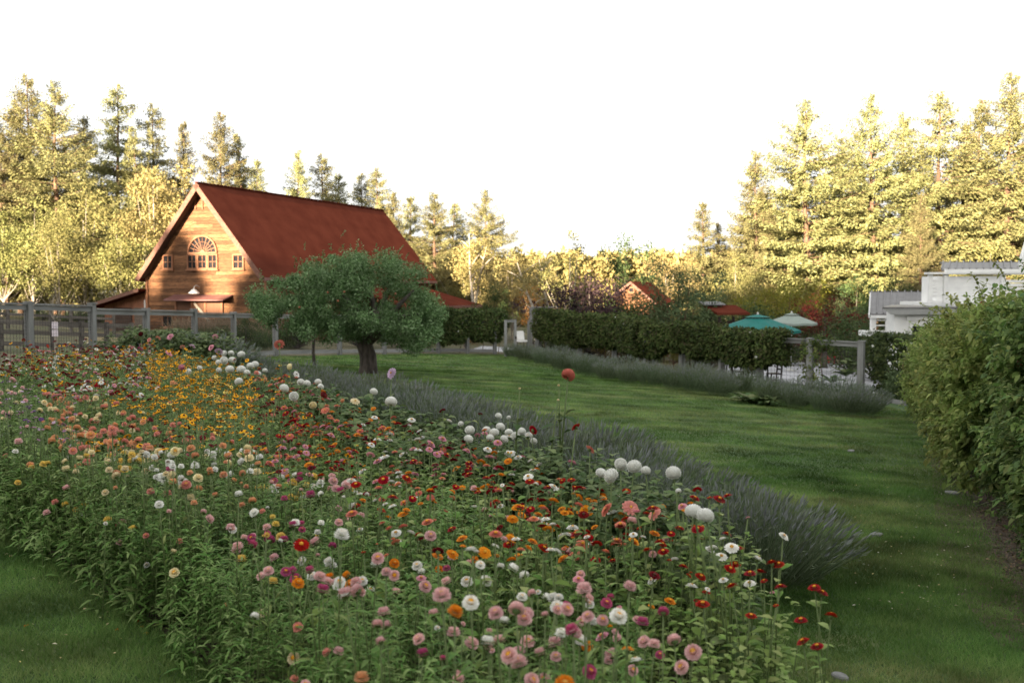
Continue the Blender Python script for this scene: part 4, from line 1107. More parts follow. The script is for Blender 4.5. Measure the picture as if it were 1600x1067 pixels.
for c in tips:
    b0 = c + rng.normal(0, .25, 3) + np.array([0, 0, .2])
    ax = np.array([rng.normal(0, .3), rng.normal(0, .3), 1.0])
    for s in np.linspace(0, .26, 9): tC.append(b0 + ax * s); tA.append(ax * .5 + rng.normal(0, .7, 3))
tC = np.array(tC); V2, Q2 = quads(tC, np.array(tA), rdir(len(tC)), .085, .045)
link('crown', npmesh('crown', np.concatenate([V, V2]), [Q, Q2 + len(V)], M['apple_leaf']), tree)
ab = MB(); ab.tube([(0, 0, -.035), (0, 0, -.025), (0, 0, 0), (0, 0, .025), (0, 0, .033)], [.012, .03, .038, .028, .01], 8); ame = ab.mesh('apple', M['apple'], True)
for (u, v) in [(538, 456), (545, 459), (512, 457), (620, 446), (618, 459), (632, 451), (468, 480), (648, 470), (590, 470), (566, 476), (528, 470)][::2]:
    link('apple', ame, tree, bl(u, v, -2.2 * math.sqrt(max(.05, 1 - ((u - 540) / 150) ** 2))))
# thin staked trunk to the left
p = Vector((*XY(491, 37), 0)); p.z = float(g(p.x, p.y))
o = thing('young_tree', 'thin leaning young trunk under the left side of the apple crown', 'tree', p)
MB().tube([(0, 0, -.05), (-.05, 0, .5), (-.02, 0, 1.1), (.04, 0, 1.7)], [.07, .06, .055, .04], 8).build('trunk', M['bark_grey'], o, smooth=True)
C = np.array([[-.2, 0, 1.6], [.2, .1, 1.75], [.0, -.1, 2.0], [-.45, .1, 1.9], [.4, 0, 1.95]]); V, Q = clump_cloud(C, np.full(5, .42), 260, .088)
link('crown', npmesh('crown', V, [Q], M['apple_leaf']), o)

# ------------------------------------------------------------------ vines on the fences
def vine(name, label, path, z0, z1, th, per_m, size, leaf=M['vine'], white=0, drop=.35):
    """path: ground polyline; leaves fill a ragged slab between z0 and z1 over the ground"""
    P = np.array(path, float); seg = np.linalg.norm(np.diff(P, axis=0), axis=1); cum = np.concatenate([[0], np.cumsum(seg)]); LL = cum[-1]
    n = int(LL * per_m); s = rng.random(n) * LL
    x = np.interp(s, cum, P[:, 0]); y = np.interp(s, cum, P[:, 1])
    j = np.clip(np.searchsorted(cum, s) - 1, 0, len(seg) - 1); T = np.diff(P, axis=0)[j] / seg[j][:, None]; Np = np.stack([T[:, 1], -T[:, 0]], 1)
    lo = z0 + drop * (np.sin(s * 1.9) * .5 + np.sin(s * 4.7 + 1) * .35 + np.sin(s * .8 + 2) * .5)
    z1_ = z1 if np.isscalar(z1) else np.interp(s, [0, LL], z1)
    hi = z1_ + .05 * (np.sin(s * 1.3) + np.sin(s * 3.1 + .6))
    a = rng.random(n) * 2 * PI; q = rng.random(n) ** .3
    off = np.cos(a) * q; zz = (lo + hi) / 2 + (hi - lo) / 2 * np.clip(np.sin(a) * q * 1.5, -1, 1)
    tt = th * (.95 + .08 * np.sin(s * 2.7) + .10 * np.sin(zz * 5 + s * 3))
    C = np.stack([x + Np[:, 0] * off * tt, y + Np[:, 1] * off * tt, g(x, y) + zz], 1) + rng.normal(0, .05, (n, 3))
    O = np.stack([Np[:, 0] * np.cos(a), Np[:, 1] * np.cos(a), np.sin(a) * .6], 1)
    A = unit(O * .6 + rdir(n) * .7 + np.array([0, 0, -.55])); Nn = unit(O + rdir(n) * .5)
    sz = size * rng.uniform(.6, 1.3, n)
    V, Q = quads(C, A, Nn, sz, sz * .72)
    o0 = Vector((P[0][0], P[0][1], float(g(*P[0]))))
    o = thing(name, label, 'vine', o0)
    link('foliage', npmesh('foliage', V - np.array(o0), [Q], leaf), o)
    bm = MB()
    for d in np.arange(.4, LL, 1.6):
        xx, yy = np.interp(d, cum, P[:, 0]), np.interp(d, cum, P[:, 1]); b = Vector((xx, yy, float(g(xx, yy)))) - o0
        bm.tube([b, b + Vector((.06, .03, .6)), b + Vector((-.05, 0, 1.2)), b + Vector((.1, 0, 1.7))], [.022, .018, .015, .01], 5)
    bm.build('stems', M['bark'], o)
    if white:
        fm = flower_white_mesh
        k = rng.choice(n, white, replace=False)
        for i in k:
            c = C[i] + np.array([0, 0, 0.03]) + np.append(Np[i] * .08 * np.sign(off[i]), 0)
            link('blossom', fm, o, Vector(c) - o0, (rng.uniform(.6, 1.3), 0, rng.uniform(-1, 1)), rng.uniform(.7, 1.1))
    return o
M['white_petal'] = mat('white_petals', (.78, .78, .72), (.66, .68, .60), 20, .7, spec=.15)
fb_ = MB()
for k in range(6):
    a = k * PI / 3; fb_.add([(0, 0, 0), (math.cos(a - .35) * .04, math.sin(a - .35) * .04, .008), (math.cos(a) * .07, math.sin(a) * .07, .0), (math.cos(a + .35) * .04, math.sin(a + .35) * .04, .008)], [(0, 1, 2, 3)])
flower_white_mesh = fb_.mesh('blossom', M['white_petal'])
vine('fence_vine', 'long dark green vine covering the top of the patio fence', RF[:7] + [(RF[6][0] * .45 + RF[7][0] * .55, RF[6][1] * .45 + RF[7][1] * .55)], 1.0, (2.5, 2.02), .55, 3600, .125, white=26, drop=.22)
vine('fence_vine', 'dark green vine covering the fence left of the garden gate', [XY(655, 51.3), XY(685, 53), XY(730, 54.8), XY(772, 55.8), XY(782, 57)], .9, 2.35, .5, 2800, .13, white=12)
vine('climber', 'loose climber draping the last bay of the patio fence', [RF[7], (RF[7][0] * .5 + RF[8][0] * .5, RF[7][1] * .5 + RF[8][1] * .5)], 1.25, 1.9, .2, 380, .10, drop=.5)
vine('climber', 'leafy climber around the fence post beside the open bay', [(RF[7][0] - .25, RF[7][1] + .2), (RF[7][0] + .25, RF[7][1] - .2)], .3, 1.7, .15, 700, .10, M['hedge'], drop=.3)
vine('bush', 'dark leafy bush growing up behind the last fence post', [(RF[8][0] + .75, RF[8][1] + .5), (RF[8][0] + 1.8, RF[8][1] - .6), (RF[8][0] + 2.1, RF[8][1] - 3.4)], .15, 2.1, .6, 2300, .13, M['dark'], drop=.2, white=9)
vine('bush', 'grey leaved shrub between the last fence post and the tall hedge', [(RF[8][0] + .9, RF[8][1] - 1.3), (RF[8][0] + .6, RF[8][1] - 2.6)], .05, .9, .6, 1500, .10, M['grey_green'], drop=.1)

# ------------------------------------------------------------------ tall hedge on the right
def hedge(name, label, path, prof, size, n, leaf, bulge=.5, aspect=.55, red=None, sprays=60):
    """path: foot line (x,y) of the lawn side; prof: list of (height, thickness) along it"""
    P = np.array(path, float); seg = np.linalg.norm(np.diff(P, axis=0), axis=1); cum = np.concatenate([[0], np.cumsum(seg)])
    w = rng.random(n * 2); s = w * cum[-1]
    hgt = np.interp(s, cum, [p[0] for p in prof]); thk = np.interp(s, cum, [p[1] for p in prof])
    x = np.interp(s, cum, P[:, 0]); y = np.interp(s, cum, P[:, 1])
    j = np.clip(np.searchsorted(cum, s) - 1, 0, len(seg) - 1); T = np.diff(P, axis=0)[j] / seg[j][:, None]; Np = np.stack([-T[:, 1], T[:, 0]], 1)   # to the lawn
    n = int(n * 1.35); w = rng.random(n * 2); s = w * cum[-1]
    hgt = np.interp(s, cum, [p[0] for p in prof]); thk = np.interp(s, cum, [p[1] for p in prof])
    x = np.interp(s, cum, P[:, 0]); y = np.interp(s, cum, P[:, 1])
    j = np.clip(np.searchsorted(cum, s) - 1, 0, len(seg) - 1); T = np.diff(P, axis=0)[j] / seg[j][:, None]; Np = np.stack([-T[:, 1], T[:, 0]], 1)
    a = rng.uniform(-.25, PI * 1.22, n * 2)           # 0 = foot on the lawn side, up and over the top
    q = 1 - .28 * rng.random(n * 2) ** 1.6
    lump = 1 + .20 * np.sin(s * 2.3 + np.cos(a * 3) * 2) + .15 * np.sin(s * 5.1 + a * 4) + .10 * np.sin(s * 11 + a * 9)
    r = q * lump
    zz = hgt * .5 * (1 + np.clip(np.sin(a - PI / 4 + .2), -1, 1) * r * .96) ; zz = np.clip(zz, .03, None)
    out = (np.cos(a - PI / 4 + .2)) * r * bulge - .15
    back = np.clip((a - PI * .5) / (PI * .25), 0, 1)
    out = out - back * thk * rng.random(n * 2)
    C = np.stack([x + Np[:, 0] * out, y + Np[:, 1] * out, g(x, y) + zz], 1) + rng.normal(0, .06, (n * 2, 3))
    # holes: clumps open between leaf sprays
    hole = np.sin(C[:, 0] * 5.1 + C[:, 2] * 3.3) + np.sin(C[:, 1] * 4.3 - C[:, 2] * 4.7) + np.sin(C[:, 2] * 7.7 + C[:, 1] * 2.1) + rng.normal(0, .55, n * 2)
    k = np.argsort(hole)[n // 2: n // 2 + n]; C = C[k]; aa = a[k]; Np = Np[k]
    O = np.concatenate([Np * np.cos(aa - .6)[:, None], np.sin(aa - .6)[:, None] * .7 + .2], 1)
    A = unit(O * .7 + rdir(n) * .8 + np.array([0, 0, -.35])); Nn = unit(O * .8 + rdir(n) * .6 + np.array([0, 0, .5]))
    sz = size * rng.uniform(.6, 1.25, n)
    V, Tt, Qq = lances(C, A, sz, sz * aspect, .2)
    o0 = Vector((P[0][0], P[0][1], float(g(*P[0]))))
    o = thing(name, label, 'hedge', o0)
    link('foliage', npmesh('foliage', V - np.array(o0), [Tt, Qq], leaf), o)
    ns = int(cum[-1] * sprays)
    if ns:
        pick = rng.choice(len(C), ns, replace=False); Sc = []; Sa = []; Ss = []
        sb_ = MB()
        for i in pick:
            d0 = unit((O[i] + rng.normal(0, .35, 3) + np.array([0, 0, .35]))[None])[0]; Lh = rng.uniform(.18, .55) * (1.3 if O[i][2] > .6 else .8)
            tip_ = C[i] + d0 * Lh - np.array([0, 0, Lh * .25])
            sb_.tube([C[i] - np.array(o0), C[i] + d0 * Lh * .55 - np.array(o0), tip_ - np.array(o0)], [.005, .004, .002], 3, cap=False)
            for q in np.linspace(.15, 1, int(9 + Lh * 22)):
                Sc.append(C[i] + d0 * Lh * q - np.array([0, 0, Lh * .25 * q * q])); Sa.append(d0 * .6 + rdir(1)[0] * .9); Ss.append(size * rng.uniform(.6, 1.1))
        Sc = np.array(Sc); V3, T3, Q3 = lances(Sc, np.array(Sa), np.array(Ss), np.array(Ss) * aspect, .25)
        tag(link('sprays', npmesh('sprays', V3 - np.array(o0), [T3, Q3], leaf), o), kind='stuff')
        tag(sb_.build('twigs', M['stem'], o), kind='stuff')
    bm = MB()
    for d in np.arange(.3, cum[-1], .7):
        i = np.searchsorted(cum, d) - 1; i = min(max(i, 0), len(seg) - 1); f = (d - cum[i]) / seg[i]; b = P[i] + (P[i + 1] - P[i]) * f
        h = np.interp(d, cum, [p[0] for p in prof]); T1 = (P[i + 1] - P[i]) / seg[i]; bb = np.array([b[0] + T1[1] * .45, b[1] - T1[0] * .45])
        z0 = float(g(bb[0], bb[1])); v0 = Vector((bb[0], bb[1], z0)) - o0
        bm.tube([v0, v0 + Vector((.08, .05, h * .3)), v0 + Vector((-.06, 0, h * .6)), v0 + Vector((.05, .1, h * .82))], [.035, .03, .02, .012], 5)
    bm.build('stems', M['bark_grey'], o)
    if red:
        for i in rng.choice(np.arange(len(C))[C[:, 2] > np.median(C[:, 2])], red, replace=False):
            link('berry_cluster', RED, o, Vector(C[i]) - o0 + Vector((Np[i][0] * .08, Np[i][1] * .08, .05)), (0, 0, rng.uniform(0, 6)))
    return o
rb = MB()
for k in range(12):
    d = rdir(1)[0] * .04; rb.tube([d + np.array([0, 0, -.011]), d, d + np.array([0, 0, .011])], [.005, .012, .004], 5)
RED = rb.mesh('berry_cluster', mat('coral_petals', (.34, .07, .045), (.24, .09, .04), 9, .6))
hedge('hedge', 'tall leafy green hedge nearest the camera at the right edge', [(4.65, 7.2), (5.15, 8.6), (5.75, 10.3), (6.7, 13.2)], [(2.5, 1.6), (2.55, 1.6), (2.6, 1.6), (2.6, 1.7)], .10, 42000, M['hedge'], .5, red=26)
hedge('hedge', 'middle stretch of the right hedge with paler yellow green growth', [(6.45, 13.0), (7.65, 16.4), (9.0, 20.0)], [(2.6, 1.7), (2.6, 1.8), (2.6, 2.0)], .10, 34000, M['hedge_y'], .6, red=14)
hedge('hedge', 'far rounded end of the right hedge by the white house', [(8.95, 19.8), (10.6, 24.6), (11.9, 28.6)], [(2.6, 2.0), (2.45, 2.2), (1.8, 2.6)], .095, 34000, M['hedge_y'], .6)
hedge('hedge', 'small leaved undergrowth at the foot of the nearest hedge', [(4.65, 7.4), (5.4, 9.8), (6.6, 13.0), (8.9, 19.6)], [(.9, .6)] * 4, .05, 15000, M['dark'], .3)

# ------------------------------------------------------------------ lavender
def lavender_meshes(seed, H=.76, W=.60, n=640, lean=(.30, -.10)):
    r = np.random.default_rng(seed)
    q = r.random(n) ** .5; an = r.random(n) * 2 * PI
    d2 = np.stack([np.cos(an), np.sin(an)], 1)
    C = np.concatenate([d2 * (q * W * .5)[:, None], np.full((n, 1), .05)], 1)
    A = unit(np.concatenate([d2 * (q * .85)[:, None] + np.array(lean) + r.normal(0, .10, (n, 2)), np.ones((n, 1))], 1))
    L = H * r.uniform(.8, 1.12, n) * (1 - .12 * q)
    V1, Q1 = quads(C, A, rdir(n), L, .007, 0)
    # leaves low on the stems
    m = n * 3; i = r.integers(0, n, m); s = r.uniform(.15, .78, m) ** .9
    Cl = C[i] + A[i] * (L[i] * s)[:, None] + r.normal(0, .015, (m, 3)); Al = A[i] + r.normal(0, .45, (m, 3))
    V2, Q2 = quads(Cl, Al, rdir(m), r.uniform(.05, .09, m), .0085)
    body = npmesh('foliage', np.concatenate([V1, V2]), [Q1, Q2 + len(V1)], M['lav_leaf'])
    Ct = C + A * (L * .86)[:, None]; Ls = r.uniform(.07, .135, n)
    k_ = r.random(n) < .55; Ct, A, Ls = Ct[k_], A[k_], Ls[k_]; nk = len(Ct)
    Va, Qa = quads(Ct, A, rdir(nk), Ls, .015); Vb, Qb = quads(Ct, A, rdir(nk), Ls, .015)
    spikes = npmesh('flower_spikes', np.concatenate([Va, Vb]), [Qa, Qb + len(Va)], M['lav_spike'])
    return body, spikes
LM = [lavender_meshes(s) for s in (1, 2, 3, 4)]
def lavender(x, y, s, k, label, group):
    o = thing('lavender_bush', label, 'lavender', (x, y, float(g(x, y))), random.uniform(-.5, .5), group)
    o.scale = (s, s, s * random.uniform(.92, 1.06))
    link('foliage', LM[k % 4][0], o); tag(link('flower_spikes', LM[k % 4][1], o), kind='stuff')
ORD = 'first second third fourth fifth sixth seventh eighth ninth tenth eleventh twelfth thirteenth fourteenth fifteenth sixteenth seventeenth eighteenth'.split()
for i, (x, y) in enumerate(LAV):
    lab = {0: 'lavender bush at the near end of the row beside the shaded lawn', 1: 'second lavender bush from the near end of the row'}.get(i, f'{ORD[i]} lavender bush from the near end of the row along the lawn')
    lavender(x, y, float(rng.uniform(.95, 1.18)) if i else 1.08, i, lab, 'lavender row along the lawn')
    if i: 
        lavender(x - .62 + rng.uniform(-.1, .1), y - .55, 1.0, i + 1, f'{ORD[i - 1]} lavender bush from the near end, on the flower bed side of the row', 'lavender row along the lawn')
BK = [(800, 560), (822, 566), (850, 573), (880, 582), (915, 589), (950, 596), (985, 601), (1020, 606), (1060, 612), (1095, 618), (1130, 623), (1215, 636), (1255, 642), (1300, 648), (1335, 653), (1362, 655)]
for i, (u, v) in enumerate(BK):
    p = gp(u, v); p = Vector((p.x, p.y + .7, 0))
    lab = {len(BK) - 1: 'last lavender bush at the right end of the row below the patio fence', 0: 'lavender bush closest to the garden gate'}.get(i, f'{ORD[i]} lavender bush from the gate in the front row below the patio fence')
    lavender(p.x, p.y, float(rng.uniform(.85, 1.25)) * (.8 if u > 1230 else 1), i + 2, lab, 'lavenders below the patio fence')
    if i not in (0, len(BK) - 1): lavender(p.x + rng.uniform(.4, 1.2), p.y + 1.6, float(rng.uniform(.8, 1.2)), i, f'{ORD[i]} lavender bush from the gate, close against the patio fence', 'lavenders below the patio fence')
for (u, Y) in [(268, 25.5), (290, 25), (312, 25.4), (330, 26)]:
    x, y = XY(u, Y); lavender(x, y, 1.7, 1, 'grey lavender clump behind the pink dahlias by the fence', 'lavender behind the pink dahlias')
# broad leaved plants in the border
BV = lances(np.zeros((26, 3)), np.concatenate([unit(rng.normal(size=(26, 2))) * rng.uniform(.6, 1.2, (26, 1)), np.full((26, 1), .8)], 1), rng.uniform(.5, .8, 26), rng.uniform(.13, .2, 26), .4)
BLM = npmesh('leaves', BV[0], [BV[1], BV[2]], M['dah_leaf'])
for i, (u, v) in enumerate([(1185, 634), (1168, 630), (1205, 637)]):
    p = gp(u, v); o = thing('hosta', 'broad leaved green plant at the lawn edge below the patio chairs', 'plant', (p.x, p.y + .5, float(g(p.x, p.y + .5))), i * 2.0, 'broad leaved plants below the chairs')
    link('leaves', BLM, o, None, None, (1.2, .9, 1)[i])
p = gp(1310, 600); 
o = thing('broad_leaf_plant', 'big leaved green plant leaning on the last fence bay', 'plant', (p.x - .1, p.y - 1.2, float(g(p.x, p.y - 1.2)))); link('leaves', BLM, o, (0, 0, .4), None, 1.3); link('leaves', BLM, o, (-.5, .2, .1), (0, 0, 2), 1.2); link('leaves', BLM, o, (.3, .1, .8), (0, 0, 1), 1.1)
#@@PART3
# ------------------------------------------------------------------ flowers: meshes
def petal_mat(name, c, c2=None, tr=.25, var=.10):
    return leafmat(name, [tuple(k * .86 for k in c), c, c2 or tuple(min(.85, k * 1.1 + .01) for k in c)], tr, .6, objvar=var, clump=.05, cscale=8, spec=.15, huevar=.008)
PC = {'white': (.82, .81, .75), 'cream': (.80, .70, .46), 'pale pink': (.74, .48, .47), 'deep pink': (.50, .10, .22), 'apricot': (.74, .40, .22), 'salmon pink': (.70, .31, .25), 'yellow': (.74, .56, .16), 'orange': (.74, .28, .02),
      'red': (.36, .010, .008), 'dark red': (.17, .008, .014), 'coral': (.64, .22, .15), 'golden': (.74, .36, .02), 'maroon': (.13, .012, .014), 'lilac': (.60, .44, .58), 'purple': (.14, .05, .20), 'mauve': (.36, .18, .28), 'pink': (.68, .32, .38)}
PM = {k: petal_mat(k.replace(' ', '_') + '_petals', c) for k, c in PC.items()}
CM = {'yellow': mat('yellow_centre', (.60, .30, .02), (.45, .20, .02), 60, .9), 'brown': mat('brown_centre', (.05, .02, .012), (.09, .035, .015), 60, .9), 'dark': mat('dark_centre', (.10, .008, .02), (.06, .006, .012), 60, .9),
      'gold': mat('gold_centre', (.55, .30, .05), (.30, .14, .03), 60, .9)}
def ring(n, r0, r1, z0, z1, w, off=0.0, cup=.0, seed=0):
    """one ring of petals"""
    r = np.random.default_rng(seed); V = []; Fq = []
    for k in range(n):
        a = 2 * PI * (k + off) / n + r.normal(0, .05); ca, sa = math.cos(a), math.sin(a)
        j = r.uniform(.93, 1.06)
        def p(rad, side, z): return (ca * rad - sa * side, sa * rad + ca * side, z)
        rm = r0 + (r1 * j - r0) * .62; zm = z0 + (z1 - z0) * .5
        b = len(V); re = r1 * j
        V += [p(r0, 0, z0), p(rm, -w / 2, zm + cup), p(rm, w / 2, zm + cup), p(re, -w * .28, z1), p(re, w * .28, z1), p(rm, 0, zm)]
        Fq += [(b, b + 1, b + 5), (b, b + 5, b + 2)]
        Fq += [(b + 5, b + 1, b + 3, b + 4), (b + 5, b + 4, b + 2)]
    return V, Fq
def bloom_mesh(rings, m, calyx=.4, R_=.025):
    mb = MB()
    for k, rr in enumerate(rings):
        V, Fq = ring(*rr, seed=k + 3); mb.add(V, Fq, 0)
    mb.tube([(0, 0, -R_ * .5), (0, 0, -R_ * .30), (0, 0, -.001)], [.003, R_ * calyx * .8, R_ * calyx], 7, 1)
    return mb.mesh('bloom', [m, M['stem']])
def dome(r, h, m, name='flower_centre', z=0.0):
    mb = MB(); mb.tube([(0, 0, z), (0, 0, z + h * .6), (0, 0, z + h)], [r, r * .8, r * .25], 9); return mb.mesh(name, m, True)
def straw_bloom(m, R_=.026):
    return bloom_mesh([(18, .35 * R_, .92 * R_, -.05 * R_, -.12 * R_, .36 * R_, 0), (18, .35 * R_, R_, .10 * R_, .12 * R_, .38 * R_, .5), (16, .32 * R_, .95 * R_, .2 * R_, .45 * R_, .36 * R_, .2), (15, .34 * R_, .82 * R_, .3 * R_, .74 * R_, .32 * R_, .7), (13, .34 * R_, .64 * R_, .35 * R_, .90 * R_, .28 * R_, .3), (11, .34 * R_, .50 * R_, .4 * R_, .92 * R_, .24 * R_, .1)], m, .55, R_)
def zin_bloom(m, R_=.029):
    return bloom_mesh([(13, .2 * R_, R_, .02 * R_, .10 * R_, .46 * R_, 0, .02 * R_), (12, .2 * R_, .82 * R_, .12 * R_, .30 * R_, .42 * R_, .5, .02 * R_), (10, .15 * R_, .62 * R_, .22 * R_, .44 * R_, .36 * R_, .2, .02 * R_), (8, .1 * R_, .42 * R_, .30 * R_, .52 * R_, .30 * R_, .6)], m, .4, R_)
def daisy_bloom(m, R_=.024):
    return bloom_mesh([(11, .25 * R_, R_, .12 * R_, -.05 * R_, .50 * R_, 0, .03 * R_), (10, .2 * R_, .82 * R_, .16 * R_, .12 * R_, .40 * R_, .5, .02 * R_)], m, .3, R_)
def pompon(m, R_=.054, n=88, flat=.88, name='bloom'):
    i = np.arange(n) + .5; ph = np.arccos(1 - 1.72 * i / n); th = PI * (1 + 5 ** .5) * i
    d = np.stack([np.cos(th) * np.sin(ph), np.sin(th) * np.sin(ph), np.cos(ph)], 1)
    side = unit(np.cross(d, [0, 0, 1.0]) + 1e-6); upv = np.cross(side, d)
    w = R_ * (.17 + .17 * np.sin(ph))[:, None]
    sc = np.array([1, 1, flat])
    b = d * R_ * .45; tipp = d * R_ * 1.05 + upv * w * .75; l = d * R_ * .90 + side * w; r_ = d * R_ * .90 - side * w; lo = d * R_ * .62 - upv * w * .7
    V = np.stack([b * sc, l * sc, tipp * sc, r_ * sc, lo * sc], 1).reshape(-1, 3)
    k = np.arange(n)[:, None] * 5
    return npmesh(name, V, [np.concatenate([k + 4, k + 1, k + 2, k + 3], 1), np.concatenate([k, k + 1, k + 4], 1), np.concatenate([k, k + 4, k + 3], 1)], m, None, False)
def dahlia_open(m, R_=.065):
    return bloom_mesh([(12, .15 * R_, R_, .0, -.02 * R_, .42 * R_, 0, .03 * R_), (11, .15 * R_, .86 * R_, .08 * R_, .16 * R_, .40 * R_, .5, .03 * R_), (10, .12 * R_, .66 * R_, .14 * R_, .30 * R_, .34 * R_, .2, .03 * R_), (8, .1 * R_, .44 * R_, .18 * R_, .38 * R_, .26 * R_, .7)], m, .3, R_)

def stem_mesh(h, nleaf, L, W, leaf, seed, droop=.35, lo=.12, hi=.93, rad=.0032, name='stem'):
    r = np.random.default_rng(seed); mb = MB()
    bx, by = r.normal(0, .05, 2)
    def ax(s): return np.array([bx * s * s * h, by * s * s * h, h * s])
    mb.tube([ax(s) for s in (0, .35, .7, 1)], [rad * 1.3, rad * 1.1, rad, rad * .8], 5, 0)
    s = r.uniform(lo, hi, nleaf); an = r.random(nleaf) * 2 * PI
    C = np.array([ax(q) for q in s]); A = np.stack([np.cos(an), np.sin(an), r.uniform(.25, .9, nleaf)], 1)
    Ls = L * r.uniform(.7, 1.15, nleaf) * (1.15 - .5 * s)
    global rng
    keep = rng; rng = r
    V, T, Q = lances(C, A, Ls, Ls * W, droop)
    rng = keep
    mb2V = np.concatenate([np.array(mb.V), V]); n0 = len(mb.V)
    fs = [np.array(v) for k, v in sorted(mb.F.items())]
    return npmesh(name, mb2V, fs + [T + n0, Q + n0], [M['stem'], leaf], [0] * len(fs) + [1, 1]), Vector(ax(1))

ST = {'straw': [stem_mesh(.80, 15, .115, .16, M['bed_leaf'], s, .3) for s in range(5)], 'zin': [stem_mesh(.72, 9, .10, .42, M['zin_leaf'], 20 + s, .35) for s in range(5)],
      'daisy': [stem_mesh(.70, 14, .10, .12, M['bed_leaf'], 40 + s, .3) for s in range(4)], 'dah': [stem_mesh(1.15, 12, .17, .42, M['dah_leaf'], 60 + s, .4, .05, .80, .006) for s in range(4)],
      'aster': [stem_mesh(.60, 18, .06, .18, M['bed_leaf'], 80 + s, .3) for s in range(3)]}
BLOOM = {}
PMW = leafmat('pompon_petals', [(.78, .78, .73), (.85, .85, .82)], .25, .6, objvar=.03, clump=.03, spec=.1, huevar=.004)
def bloom(kind, col):
    if (kind, col) not in BLOOM:
        m = PM[col]
        BLOOM[kind, col] = {'straw': straw_bloom, 'zin': zin_bloom, 'daisy': daisy_bloom, 'pom': lambda m: pompon(PMW if m is PM['white'] else m), 'open': dahlia_open, 'aster': lambda m: daisy_bloom(m, .019)}[kind](m)
    return BLOOM[kind, col]
CENTRE = {'straw': {c: dome(.0115, .009, CM[c], z=.010) for c in CM}, 'zin': {c: dome(.009, .007, CM[c], z=.010) for c in CM}, 'daisy': {c: dome(.0085, .010, CM[c], z=.002) for c in CM}, 'open': {c: dome(.014, .012, CM[c], z=.010) for c in CM}}

def flower(name, kind, skind, col, centre, p, h, label, cat, group=None, tilt=None, bs=1.0, k=None, exact=False):
    """a single flowering stem standing on the soil: stem with leaves > bloom > centre"""
    sm, top = ST[skind][(k if k is not None else int(rng.integers(0, 99))) % len(ST[skind])]
    s = h / top.z
    rot = Euler((rng.normal(0, .05), rng.normal(0, .05), rng.uniform(0, 6.28)))
    if exact:
        rot.x = rot.y = 0.0; w_ = rot.to_matrix() @ Vector((top.x * s, top.y * s, 0)); p = (p[0] - w_.x, p[1] - w_.y, p[2])
    o = link(name, sm, None, p, rot, (s, s, s))
    tag(o, label, cat, group)
    t = tilt if tilt is not None else (rng.normal(0, .30), rng.normal(0, .30))
    b = link('bloom', bloom(kind, col), o, top, (t[0], t[1], rng.uniform(0, 6.28)))
    b.scale = (bs / s,) * 3
    if centre and kind in CENTRE: link('flower_centre', CENTRE[kind][centre], b)
    return o

